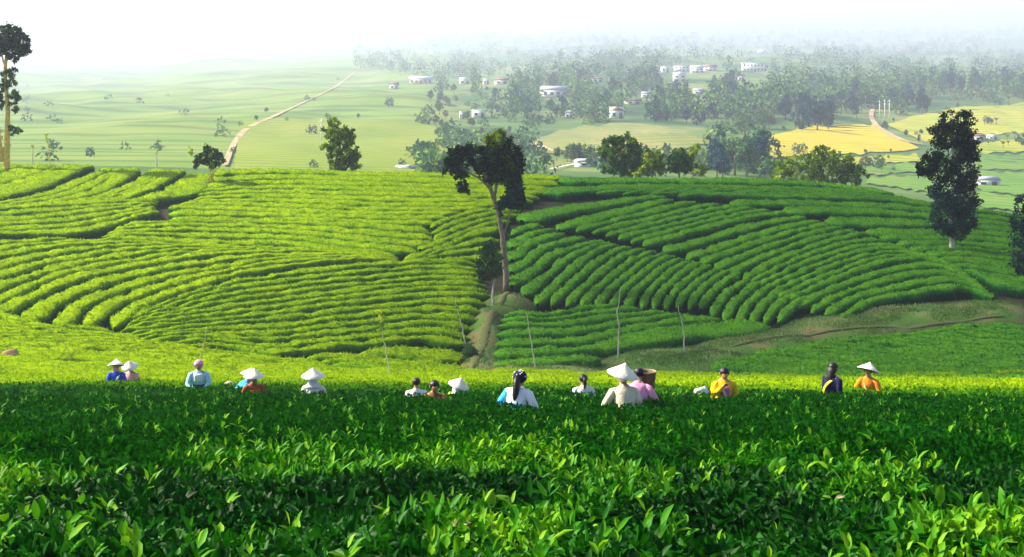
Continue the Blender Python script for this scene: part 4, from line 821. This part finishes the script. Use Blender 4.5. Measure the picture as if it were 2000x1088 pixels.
# the wood on the misty upper slope and among the village reads as one mass
m = 6600
pxs = rng.uniform(690, 2100, m); pys = 26 + 214 * rng.random(m) ** .8
lim = np.interp(pxs, [690, 820, 1000, 1250, 1440, 1460, 1540, 1640, 1750, 2100], [135, 150, 232, 244, 240, 240, 236, 226, 205, 190])
kp = (pys < lim) & (rng.random(m) < .28 + .72 * smooth01(.36, .6, fbm(pxs / 70, pys / 25)) ) & ~np.array([any(abs(a - h0) < w_ * .5 + 8 and h1 - 4 < b < h1 + 44 for h0, h1, w_ in HOUSES) for a, b in zip(pxs, pys)])
q = unproject(pxs[kp], pys[kp], 170); Vs, Fs, Ts = [], [], []; off = 0
for c in q:
    hh = rng.uniform(5.5, 11) * (1 + c[1] / 4000); nn = 34; v = rng.normal(size=(nn, 3)); v /= np.linalg.norm(v, axis=1)[:, None]
    P = c + np.array([0, 0, hh * .5]) + v * rng.uniform(.5, 1, (nn, 1)) * np.array([hh * .36, hh * .36, hh * .5]); ls = rng.uniform(.1, .2, nn) * hh
    V, f = leaves(P, rand_dirs(nn), rand_dirs(nn, .6, .7), ls, ls * .8, LEAF_LO); Vs.append(V); Fs.append(f + off); off += len(V); Ts.append(np.repeat(np.clip(rng.normal(.45, .3) + rng.normal(0, .1, nn), 0, 1), 4))
o = add('far_wood', mesh('far_wood', np.vstack(Vs), np.vstack(Fs), M_FM, tone=np.concatenate(Ts))); tag(o, 'hazy wood covering the slope above and around the village', 'wood', kind='stuff')

# low scrub scattered over the valley floor and, thinly, over the far tea slopes
m = 1500
pxs = np.concatenate([rng.uniform(820, 1500, m), rng.uniform(-40, 900, 36)]); pys = np.concatenate([rng.uniform(190, 345, m), rng.uniform(140, 315, 36)])
kp = ~((pxs > 1040) & (pxs < 1372) & (pys > 246) & (pys < 302)) & (np.where(np.arange(len(pxs)) < m, fbm(pxs / 45, pys / 16), .9) > .47) & ~((pxs > 460) & (pxs < 900) & (pys > 232) & (np.arange(len(pxs)) > m - 1)) & ~np.array([vs(a, b) for a, b in zip(pxs, pys)])
q = unproject(pxs[kp], pys[kp], 170); Vs, Fs, Ts = [], [], []; off = 0
for c in q:
    hh = rng.uniform(1.6, 4.2) * (1 + c[1] / 3000); nn = 22; v = rng.normal(size=(nn, 3)); v /= np.linalg.norm(v, axis=1)[:, None]
    P = c + np.array([0, 0, hh * .35]) + v * rng.uniform(.4, 1, (nn, 1)) * np.array([hh * .6, hh * .6, hh * .45]); ls = rng.uniform(.25, .45, nn) * hh
    V, f = leaves(P, rand_dirs(nn), rand_dirs(nn, .6, .7), ls, ls * .8, LEAF_LO); Vs.append(V); Fs.append(f + off); off += len(V); Ts.append(np.repeat(np.clip(rng.normal(.5, .25) + rng.normal(0, .1, nn), 0, 1), 4))
o = add('valley_scrub', mesh('valley_scrub', np.vstack(Vs), np.vstack(Fs), M_FM, tone=np.concatenate(Ts))); tag(o, 'low scrub scattered over the valley floor beyond the crest', 'scrub', kind='stuff')
# ------------------------------------------------------------------ tea pickers
def cloth(name, col, var=.12): return plain_mat(name, col, .85, var, 14, .35, .15)
M_SKIN = plain_mat('skin', (.42, .22, .13), .55, .06, 10, 0, .3); M_HAIR = plain_mat('black_hair', (.006, .005, .006), .45, .3, 30, .3, .35)
M_STRAW = plain_mat('pale_palm_leaf', (.78, .72, .60), .7, .05, 20, .2, .2); M_STRAWIN = plain_mat('hat_lining', (.10, .07, .05), .9, .2, 20)
M_EYE = plain_mat('eye', (.01, .008, .008), .3, .1, 20); M_LIP = plain_mat('lip', (.30, .08, .07), .5, .1, 20)
def rotx(P, a, c=(0, 0, 0)):
    P = np.asarray(P, float) - c; s_, k_ = math.sin(a), math.cos(a)
    return np.stack([P[..., 0], P[..., 1] * k_ - P[..., 2] * s_, P[..., 1] * s_ + P[..., 2] * k_], -1) + c
def roty(P, a, c=(0, 0, 0)):
    P = np.asarray(P, float) - c; s_, k_ = math.sin(a), math.cos(a)
    return np.stack([P[..., 0] * k_ + P[..., 2] * s_, P[..., 1], -P[..., 0] * s_ + P[..., 2] * k_], -1) + c
def ellipsoid(c, r, n=12, m=8, t0=0., t1=1.):
    return loft([(c[0], c[1], c[2] - r[2] * math.cos(math.pi * t), r[0] * max(.02, math.sin(math.pi * t)), r[1] * max(.02, math.sin(math.pi * t))) for t in np.linspace(t0, t1, m)], n)
ARMS = {'pick': ((.155, -.05, .665), (.085, -.185, .60)), 'wide': ((.19, -.03, .67), (.20, -.17, .585)), 'right': ((.165, -.06, .67), (.19, -.20, .60)), 'down': ((.15, .0, .66), (.13, -.10, .53)), 'chin': ((.15, -.07, .665), (.04, -.14, .80))}
PEOPLE = []
def person(px, py, top, label, shirt, yaw=0., lean=.2, head=.25, arms=('pick', 'pick'), hat=None, hair='short', trousers=(.03, .035, .06), extras=(), hroll=0., dy=0., smin=1.0, smax=1.62, body=1.):
    q = unproject([px], [py + 5])[0]; d = q[1] + dy; x = (px - 1000) / F * d; g_ = float(soil(x, d)); need = (HZ - top) * d / F - g_
    PIV = np.array([0, 0, .53])
    up = lambda P: rotx(P, lean, PIV)
    neck = up(np.array([0, .01, .855])); hd = lambda P: roty(rotx(np.asarray(P, float) - np.array([0, .01, .855]), head), hroll) + neck
    hatf = None
    if hat is not None:
        hp, hr = hat.get('pitch', 0), hat.get('roll', 0)
        hatf = lambda P: hd(roty(rotx(P, hp, (0, 0, .95)), hr, (0, 0, .95)))
        topn = hatf(np.array([0, 0, 1.075]))[2]
    else: topn = hd(np.array([0, 0, .99]))[2]
    S = need / topn; PEOPLE.append((label[:30], round(d, 1), round(S, 2))); S = min(max(S, smin), smax)
    gz = (HZ - top) * d / F - topn * S
    r = thing('person', label, 'person', (x, d, min(gz, g_) if S in (smin, smax) else g_), yaw, 'tea pickers at work in the rows')
    # --- body: one skinned surface from a jointed skeleton
    J, E, R = [], [], []
    def jn(p_, rad, par=None):
        J.append(np.asarray(p_, float)); R.append(rad)
        if par is not None: E.append((par, len(J) - 1))
        return len(J) - 1
    pel = jn((0, 0, .53), .078); wa = jn(up((0, 0, .61)), .068, pel); ch = jn(up((0, 0, .72)), .078, wa); sh_ = jn(up((0, 0, .79)), .062, ch); nk = jn(up((0, .01, .855)), .03, sh_)
    h1 = jn(hd((0, -.012, .895)), .042, nk); h2 = jn(hd((0, -.006, .935)), .058, h1); h3 = jn(hd((0, 0, .965)), .05, h2); ns = jn(hd((0, -.078, .918)), .009, h2)
    for sgn in (-1, 1):
        hip = jn((sgn * .05, 0, .49), .056, pel); kn = jn((sgn * .055, -.035, .27), .038, hip); an = jn((sgn * .055, .01, .045), .024, kn); jn((sgn * .06, -.09, .02), .02, an)
        so_ = jn(up((sgn * .105, 0, .795)), .036, sh_); e_, w_ = ARMS[arms[0 if sgn < 0 else 1]]
        el = jn(up((sgn * e_[0], e_[1], e_[2])), .028, so_); wv = up((sgn * w_[0], w_[1], w_[2])); wr = jn(wv, .019, el)
        dirv = wv - J[el]; dirv /= np.linalg.norm(dirv); lat = np.array([1., 0, 0]) - dirv * dirv[0]; lat /= np.linalg.norm(lat)
        pm = jn(wv + dirv * .03, .021, wr)
        for fi, (o_, ln) in enumerate(((-.018, .04), (-.006, .047), (.006, .045), (.018, .036))):
            k1 = jn(wv + dirv * .052 + lat * o_, .0062, pm); jn(wv + dirv * (.052 + ln * .8) + lat * o_ * 1.1 + np.array([0, 0, -.012]), .005, k1)
        jn(wv + dirv * .045 - sgn * lat * .034, .0065, pm)
    me = bpy.data.meshes.new('body'); me.from_pydata([tuple(v * S) for v in J], E, []); bo = add('body', me, r); me.materials.append(M_SKIN)
    bo.modifiers.new('skin', 'SKIN'); sk = me.skin_vertices[0].data
    for k, rad in enumerate(R): sk[k].radius = (rad * S, rad * S); sk[k].use_root = (k == 0)
    bo.modifiers['skin'].use_smooth_shade = True; sb = bo.modifiers.new('smooth', 'SUBSURF'); sb.levels = sb.render_levels = 1
    # --- shirt: torso and sleeves
    torso = loft([(0, 0, .47, .112 * body, .088), (0, 0, .53, .108 * body, .084), (0, 0, .60, .100 * body, .078), (0, 0, .67, .108 * body, .084), (0, 0, .735, .118 * body, .088), (0, 0, .785, .120 * body, .076), (0, .003, .82, .088, .058), (0, .006, .84, .05, .044), (0, .008, .852, .042, .040)], 20)
    tv = torso[0].copy(); wr_ = (noise(tv[:, 0] * 40 + 5, tv[:, 2] * 26) - .5) * .014; tv[:, 0] += wr_ * np.sign(tv[:, 0]); tv[:, 1] += wr_ * np.sign(tv[:, 1]); tv = up(tv)
    pcs = [(tv, torso[1])]
    for sgn in (-1, 1):
        e_, w_ = ARMS[arms[0 if sgn < 0 else 1]]
        P = up(np.array([(sgn * .070, 0, .795), (sgn * .112, -.004, .778), ((sgn * (.112 + e_[0]) / 2), e_[1] / 2, (.778 + e_[2]) / 2), (sgn * e_[0], e_[1], e_[2]), ((sgn * (e_[0] + w_[0]) / 2), (e_[1] + w_[1]) / 2, (e_[2] + w_[2]) / 2), (sgn * w_[0], w_[1], w_[2])]))
        pcs.append(tube(P, [.040, .049, .044, .040, .035, .031], 12))
    V, f = join(pcs); add('shirt', mesh('shirt', V * S, f, shirt, smooth=True), r)
    pcs = [loft([(0, 0, .545, .104, .08), (0, 0, .50, .112, .09), (0, 0, .46, .106, .084)], 16)]
    for sgn in (-1, 1): pcs.append(tube([(sgn * .05, 0, .49), (sgn * .056, -.035, .27), (sgn * .056, .01, .07)], [.064, .052, .042], 12))
    V, f = join(pcs); add('trousers', mesh('trousers', V * S, f, cloth('trousers', trousers), smooth=True), r)
    # --- head: eyes, mouth, ears, hair
    for sgn in (-1, 1):
        V, f = ellipsoid((sgn * .022, -.053, .932), (.009, .006, .005), 8, 5); add('eye', mesh('eye', hd(V) * S, f, M_EYE, smooth=True), r)
        V, f = ellipsoid((sgn * .056, .0, .928), (.008, .014, .02), 8, 5); add('ear', mesh('ear', hd(V) * S, f, M_SKIN, smooth=True), r)
    V, f = ellipsoid((0, -.053, .895), (.017, .006, .005), 8, 5); add('mouth', mesh('mouth', hd(V) * S, f, M_LIP, smooth=True), r)
    if hair:
        a_, b_ = ellipsoid((0, .008, .945), (.062, .067, .058), 16, 10); hv = a_.copy()
        cut = .952 - (hv[:, 1] > -.02) * (.04 + .35 * np.clip(hv[:, 1] + .02, 0, .06)); hv[:, 2] = np.maximum(hv[:, 2], cut)
        pcs = [(hd(hv), b_)]
        if hair == 'pony': pcs.append(tube(hd(np.array([(0, .06, .955), (0, .088, .94), (0, .092, .90), (0, .085, .84), (.004, .082, .80)])), [.018, .026, .024, .017, .006], 10))
        if hair == 'longpony': pcs.append(tube(hd(np.array([(0, .06, .945), (-.01, .088, .91), (-.012, .098, .84), (-.01, .105, .76), (-.004, .11, .69), (0, .11, .66)])), [.02, .036, .036, .032, .024, .006], 10))
        if hair == 'long':
            pcs.append(loft([tuple(c_) for c_ in [(0, .02, .94, .064, .056), (0, .035, .89, .062, .046), (0, .05, .84, .058, .038), (0, .055, .78, .05, .03), (0, .058, .74, .03, .02)]], 14)); pcs[-1] = (hd(pcs[-1][0]), pcs[-1][1])
        V, f = join(pcs); add('hair', mesh('hair', V * S, f, M_HAIR, smooth=True), r)
    if hat is not None:
        rr = hat.get('r', .155); secs = [(0, 0, z, max(.001, q_ * rr), max(.001, q_ * rr)) for z, q_ in ((.945, 1.0), (.952, 1.0), (.985, .72), (1.02, .42), (1.05, .17), (1.072, .03), (1.075, .003))]
        V, f = loft(secs, 28, False); ho = add('conical_hat', mesh('conical_hat', hatf(V) * S, f, M_STRAW, smooth=True), r)
        secs = [(0, 0, z, q_ * rr, q_ * rr) for z, q_ in ((.9455, .985), (.978, .70), (1.012, .40), (1.05, .04))]; V, f = loft(secs, 28, False); add('lining', mesh('lining', hatf(V) * S, f, M_STRAWIN, smooth=True), ho)
    for ex in extras:
        kind = ex[0]
        if kind == 'strap':       # band over one shoulder, round to the other hip; ex = (kind, side, material, width)
            sgn, m_, wd = ex[1], ex[2], ex[3]; a = np.linspace(0, 2 * math.pi, 40, endpoint=False); rows = []
            for o_ in (-wd / 2, wd / 2):
                cz = .68 + sgn * .0; zz = cz + .135 * np.cos(a); xx = sgn * (.062 * np.cos(a)) ; dep = np.sin(a)
                hw = np.interp(zz, [.47, .6, .735, .785, .82], [.112, .10, .118, .116, .09]) * body; xx = sgn * (.075 * np.cos(a) + o_); dp_ = np.interp(zz, [.47, .6, .735, .785, .82], [.09, .081, .091, .082, .064]) + .018
                yy = dep * dp_ * np.sqrt(np.clip(1 - (xx / (hw + .01)) ** 2, .05, 1)) * 1.06; rows.append(np.column_stack([xx, yy, zz]))
            V = up(np.vstack(rows)); j = np.arange(40); k = (j + 1) % 40; f = np.stack([j, k, 40 + k, 40 + j], -1); so_ = add('strap', mesh('strap', V * S, f, m_), r); sm = so_.modifiers.new('thick', 'SOLIDIFY'); sm.thickness = .006
        elif kind == 'scarf':     # cloth wrapped over the hair, open at the face
            a_, b_ = ellipsoid((0, .006, .94), (.070, .074, .066), 18, 11); hv = a_.copy(); m_ = ex[1]; low = hv[:, 2] < .93; hv[low, 1] = np.maximum(hv[low, 1], -.02); so_ = add('headscarf', mesh('headscarf', hd(hv) * S, b_, m_, smooth=True), r)
            if len(ex) > 2:
                for _ in range(26):
                    v = rng.normal(size=3); v /= np.linalg.norm(v)
                    if v[2] < -.2: continue
                    V, f = ellipsoid(np.array((0, .006, .94)) + v * np.array([.071, .075, .067]), (.008, .008, .008), 8, 5); add('dot', mesh('dot', hd(V) * S, f, ex[2], smooth=True), so_)
        elif kind == 'sleeve':
            sgn = ex[1]; e_, w_ = ARMS[arms[0 if sgn < 0 else 1]]
            P = up(np.array([(sgn * .112, -.004, .778), ((sgn * (.112 + e_[0]) / 2), e_[1] / 2, (.778 + e_[2]) / 2), (sgn * e_[0], e_[1], e_[2]), ((sgn * (e_[0] + w_[0]) / 2), (e_[1] + w_[1]) / 2, (e_[2] + w_[2]) / 2)])); V, f = tube(P, [.053, .049, .045, .041], 12); add('sleeve', mesh('sleeve', V * S, f, ex[2], smooth=True), r)
        elif kind == 'mask':      # cloth tied round face and neck
            V, f = loft([(0, -.004, .845, .05, .05), (0, -.01, .87, .058, .064), (0, -.012, .905, .062, .066), (0, -.008, .925, .061, .062)], 16); add('face_scarf', mesh('face_scarf', hd(V) * S, f, ex[1], smooth=True), r)
        elif kind == 'cape':      # loose cloth hanging from under the hat over neck and shoulders
            V, f = loft([(0, .01, .95, .066, .070), (0, .015, .91, .067, .072), (0, .018, .87, .070, .072), (0, .014, .835, .088, .076), (0, .008, .80, .116, .086), (0, .005, .77, .124, .092)], 18); V[:, 2] += (noise(V[:, 0] * 30, V[:, 1] * 30) - .5) * .03; V2 = np.where(V[:, 2:3] > .84, hd(V), up(V) * .5 + hd(V) * .5); add('neck_cloth', mesh('neck_cloth', V2 * S, f, ex[1], smooth=True), r)
        elif kind == 'panel':     # coloured panel on the chest or back; ex = (kind, material, front sign, z0, z1, half width)
            fr, z0, z1, hw = ex[2], ex[3], ex[4], ex[5]; n_ = 10; a = np.linspace(-1, 1, n_); V = []
            for z in np.linspace(z0, z1, 6):
                dp_ = np.interp(z, [.47, .6, .735, .785, .82], [.09, .081, .091, .082, .064]) + .009; W0 = np.interp(z, [.47, .6, .735, .785, .82], [.112, .10, .118, .12, .09]) * body
                V += [(hw * u_, -fr * dp_ * math.sqrt(max(.1, 1 - (hw * u_ / (W0 + .01)) ** 2)), z) for u_ in a]
            a_ = (np.arange(5)[:, None] * n_ + np.arange(n_ - 1)[None]).ravel(); f = np.stack([a_, a_ + 1, a_ + n_ + 1, a_ + n_], -1); so_ = add(ex[6] if len(ex) > 6 else 'chest_panel', mesh('panel', up(np.array(V)) * S, f, ex[1], smooth=True), r); sm = so_.modifiers.new('thick', 'SOLIDIFY'); sm.thickness = .006
    r['_S'] = S; del r['_S']
    return r, S, (x, d, g_)
BACK = math.pi
white = cloth('white_cotton', (.74, .73, .70), .06); cream = cloth('cream_cotton', (.66, .58, .42), .1); offw = cloth('offwhite_cotton', (.70, .66, .60), .08)
blue = cloth('royal_blue', (.02, .07, .55)); pink = cloth('soft_pink', (.72, .36, .42)); ltblue = cloth('pale_blue', (.36, .62, .70)); skyb = cloth('sky_blue', (.06, .38, .72))
rust = cloth('rust_check', (.32, .08, .03), .5); orange = cloth('orange', (.68, .20, .015)); yellow = cloth('yellow', (.80, .50, .01)); navy = cloth('navy', (.008, .010, .05)); magenta = cloth('magenta', (.72, .12, .42)); lemon = cloth('lemon', (.82, .72, .02)); pinksc = cloth('pink_check', (.72, .30, .45), .4); dots = cloth('scarf_navy', (.012, .014, .04)); plaid = cloth('plaid', (.22, .12, .03), .9); rose = cloth('rose', (.75, .30, .48))
H = dict
person(228, 741, 700, 'person in blue with conical hat, pink face scarf and white strap at the left', blue, .12, .12, .05, ('pick', 'pick'), H(pitch=-.34), None, extras=(('strap', 1, white, .035), ('mask', pinksc)))
person(257, 740, 702, 'person in pale pink with conical hat beside the one in blue', pink, -.1, .15, .25, ('pick', 'pick'), H(pitch=.06), 'short')
person(389, 751, 700, 'person in light blue with pink headscarf and dark blue apron', ltblue, .1, .15, .1, ('pick', 'pick'), None, 'short', extras=(('scarf', pinksc), ('panel', white, 1, .70, .82, .06), ('panel', cloth('dark_blue_apron', (.012, .016, .13)), 1, .49, .66, .085, 'apron')))
person(457, 753, 720, 'person in sky blue stooping left of the one in rust brown', skyb, 1.9, .80, .15, ('down', 'wide'), H(pitch=.15, roll=0, r=.15), 'short', extras=(('mask', pinksc),))
person(493, 763, 716, 'person in rust brown with conical hat and orange bundle', rust, .5, .22, .1, ('down', 'pick'), H(pitch=-.05, r=.15), 'short', extras=(('panel', orange, 1, .62, .78, .075, 'bundle'),))
person(611, 766, 720, 'person in white seen from behind under a wide conical hat', offw, BACK + .1, .25, .2, ('wide', 'down'), H(pitch=-.32, r=.165), 'short', extras=(('cape', white),))
person(813, 769, 740, 'child with short black hair and white shirt seen from behind', white, BACK, .05, .1, ('down', 'down'), None, 'short', smin=1.0)
person(846, 779, 742, 'boy with short black hair and a dark patterned shirt facing the camera', plaid, .25, .2, .25, ('pick', 'pick'), None, 'short', smin=1.0)
person(874, 771, 735, 'person in white stooping under a tilted conical hat behind the boy', offw, 1.2, .55, .1, ('down', 'pick'), H(pitch=.25, roll=.0, r=.16), 'short', extras=(('cape', white),), dy=.8)
person(1003, 790, 731, 'woman in white and blue jacket with dotted headscarf and long ponytail, from behind', cloth('white_jacket', (.72, .72, .72), .05), BACK - .5, .42, .1, ('wide', 'wide'), None, 'longpony', extras=(('scarf', dots, white), ('panel', skyb, -1, .49, .66, .10, 'jacket_hem'), ('sleeve', 1, skyb)))
person(1140, 768, 733, 'child in white with a black ponytail seen from behind', white, BACK + .2, .05, .1, ('down', 'down'), None, 'pony')
person(1222, 788, 713, 'person in cream shirt with large conical hat seen from behind, bent over', cream, BACK + .15, .35, .15, ('down', 'wide'), H(pitch=-.25, roll=-.22, r=.165), None, extras=(('scarf', white),), smax=1.75)
_, S2, loc2 = person(1243, 784, 727, 'person in pink with a basket on the back, mostly hidden behind the cream shirt', rose, BACK - .3, .35, .5, ('wide', 'wide'), None, 'short', dy=.7)
person(1413, 769, 718, 'person in yellow jacket with magenta front and cream sash, hand at chin', yellow, .05, .12, .3, ('chin', 'down'), None, 'short', extras=(('panel', magenta, 1, .56, .78, .055), ('strap', -1, cloth('cream_sash', (.78, .62, .42)), .035)))
person(1620, 764, 711, 'person in navy jacket with long black hair and yellow strap at the right', navy, BACK - 1.0, .2, .15, ('down', 'pick'), None, 'long', extras=(('strap', -1, lemon, .04),))
person(1700, 756, 705, 'smiling person in orange with a conical hat at the right', orange, -.55, .32, .0, ('wide', 'right'), H(pitch=-.34, roll=.14, r=.165), 'short', extras=(('strap', -1, cloth('tan_strap', (.72, .42, .18)), .028),))
print('PEOPLE', PEOPLE)
# ---- things they carry
def lump(name, px, py, size, mat, label, cat, dz=.0, dy=0.):
    q = unproject([px], [py])[0]; V, f = ellipsoid((0, 0, size[2] * .8), size, 20, 12); n_ = noise(V[:, 0] * 22 + 3, V[:, 2] * 22 + V[:, 1] * 17) - .5; V *= (1 + .32 * n_)[:, None]; V[:, 2] += .25 * size[2] * np.clip(-V[:, 0] / size[0], 0, 1)
    o = add(name, mesh(name, V, f, mat, smooth=True), None, ((px - 1000) / F * (q[1] + dy), q[1] + dy, q[2] + dz)); tag(o, label, cat)
lump('cloth_bag', 226, 741, (.20, .12, .11), white, 'white cloth bag at the waist of the person in blue', 'bag', -.03, -.25)
lump('cloth_bag', 1371, 770, (.15, .10, .10), white, 'lumpy white cloth bag on the tea beside the person in yellow', 'bag', -.04)
lump('tea_bundle', 884, 770, (.09, .08, .10), cloth('fresh_leaf_bag', (.40, .55, .03), .3), 'yellow-green bundle of picked leaves in front of the tilted hat', 'bundle', -.02, -.4)
lump('cloth_bag', 449, 754, (.12, .09, .08), cloth('pale_yellow_bag', (.70, .62, .34)), 'small pale yellow bag left of the stooping person in sky blue', 'bag', -.03)
# woven carrying basket
M_WEAVE = bpy.data.materials.new('woven_bamboo'); t, p, out = nodes_of(M_WEAVE); n = tex_noise(t, 25, 4); r_ = ramp(t, [(.3, (.07, .035, .012)), (.7, (.24, .13, .05))], n.outputs[0]); t.links.new(r_.outputs[0], p.inputs['Base Color']); p.inputs['Roughness'].default_value = .8
d = loc2[1] + .30; bx_ = (1263 - 1000) / F * d; zt = (HZ - 724) * d / F
bk = thing('carrying_basket', 'tall brown woven basket on the back of the person in pink', 'basket', (bx_, d, zt - .52), 0)
V, f = loft([(0, 0, 0, .09, .09), (0, 0, .01, .095, .095), (0, 0, .15, .115, .115), (0, 0, .30, .132, .132), (0, 0, .45, .148, .148), (0, 0, .50, .152, .152)], 26, False); a_ = add('basket_wall', mesh('basket_wall', V, f, M_WEAVE, smooth=True), bk); s_ = a_.modifiers.new('thick', 'SOLIDIFY'); s_.thickness = .012
V, f = loft([(0, 0, .005, .088, .088), (0, 0, .012, .088, .088)], 26); add('basket_base', mesh('basket_base', V, f, M_WEAVE), bk)
a = np.linspace(0, 2 * math.pi, 32); V, f = tube(np.column_stack([.155 * np.cos(a), .155 * np.sin(a), np.full(32, .505)]), .013, 8, False); add('rim', mesh('rim', V, f, plain_mat('bamboo_rim', (.34, .24, .12), .7, .2, 20), smooth=True), bk)
for z in (.08, .16, .24, .32, .40, .46):
    rr = np.interp(z, [0, .5], [.097, .156]); V, f = tube(np.column_stack([rr * np.cos(a), rr * np.sin(a), np.full(32, z)]), .006, 6, False); add('hoop', mesh('hoop', V, f, M_WEAVE, smooth=True), bk)
# rock at the far left, at the end of the dark row
q = unproject([28], [692])[0]; V, f = ellipsoid((0, 0, .1), (.34, .25, .22), 16, 10); V *= (1 + .5 * (noise(V[:, 0] * 6 + 2, V[:, 2] * 6 + V[:, 1] * 5) - .5))[:, None]
o = add('rock', mesh('rock', V, f, plain_mat('brown_rock', (.34, .20, .10), .9, .3, 3, .5)), None, (q[0], q[1] - .4, q[2] - .06)); tag(o, 'brown rock at the end of the tea row at the left edge', 'rock')
# ------------------------------------------------------------------ a cloud off to the left, between the sun and the right half of the hill
poly = [(1055, 352), (930, 430), (850, 505), (760, 585), (640, 668), (600, 700), (760, 722), (930, 728), (1400, 733), (2000, 741), (2500, 735), (2700, 600), (2500, 480), (2100, 440), (1850, 398), (1600, 366), (1350, 352), (1200, 349)]
cp = unproject([a for a, b in poly], [b for a, b in poly], 50)[:, :2]
cp = np.array(spline(np.vstack([cp, cp[:1]]), 90))[:-1]; cc = cp.mean(0); LZ = 1500.
sh = np.array(TO_SUN) * LZ; ring = []
for k, s_ in enumerate((1.0, .93, .75, .4, .05)):
    pt = cc + (cp - cc) * s_; 
    for up in (1,): ring.append(np.column_stack([pt, np.full(len(pt), -13. + 26 * (1 - s_ ** 2) ** .5) + (fbm(pt[:, 0] / 9, pt[:, 1] / 9) - .5) * 8 * (k > 0)]))
for k, s_ in enumerate((.4, .75, .95)):
    pt = cc + (cp - cc) * s_; ring.append(np.column_stack([pt, np.full(len(pt), -15. - 4 * (1 - s_))]))
V = np.vstack(ring) + sh; m = len(cp); R_ = len(ring)
i = np.arange(R_)[:, None] * m; i2 = (np.arange(R_)[:, None] + 1) % R_ * m; j = np.arange(m)[None]; k = (j + 1) % m
Fc = np.stack([i + j, i + k, i2 + k, i2 + j], -1).reshape(-1, 4)
cm = bpy.data.materials.new('cloud'); t, p, out = nodes_of(cm); p.inputs['Base Color'].default_value = (.9, .9, .92, 1); p.inputs['Roughness'].default_value = 1
tr = t.nodes.new('ShaderNodeBsdfTranslucent'); tr.inputs[0].default_value = (.9, .9, .92, 1); mx = t.nodes.new('ShaderNodeMixShader'); mx.inputs[0].default_value = .5
t.links.new(p.outputs[0], mx.inputs[1]); t.links.new(tr.outputs[0], mx.inputs[2]); tp = t.nodes.new('ShaderNodeBsdfTransparent'); mt = t.nodes.new('ShaderNodeMixShader'); mt.inputs[0].default_value = .56
t.links.new(mx.outputs[0], mt.inputs[1]); t.links.new(tp.outputs[0], mt.inputs[2]); t.links.new(mt.outputs[0], out.inputs[0])
cl = add('cloud', mesh('cloud', V, Fc, cm, smooth=True)); tag(cl, kind='structure')
# ------------------------------------------------------------------ morning haze
V, f = box(-11000, 11000, -80, 8400, -60, 520)
hm = bpy.data.materials.new('haze'); hm.use_nodes = True; t = hm.node_tree; t.nodes.remove(t.nodes['Principled BSDF'])
pv = t.nodes.new('ShaderNodeVolumePrincipled'); pv.inputs['Color'].default_value = (.68, .74, 1, 1); pv.inputs['Density'].default_value = .00036; pv.inputs['Anisotropy'].default_value = .25
t.links.new(pv.outputs[0], t.nodes['Material Output'].inputs['Volume'])
hz = add('haze', mesh('haze', V, f, hm)); tag(hz, 'pale morning haze filling the valley air', 'haze', kind='stuff')
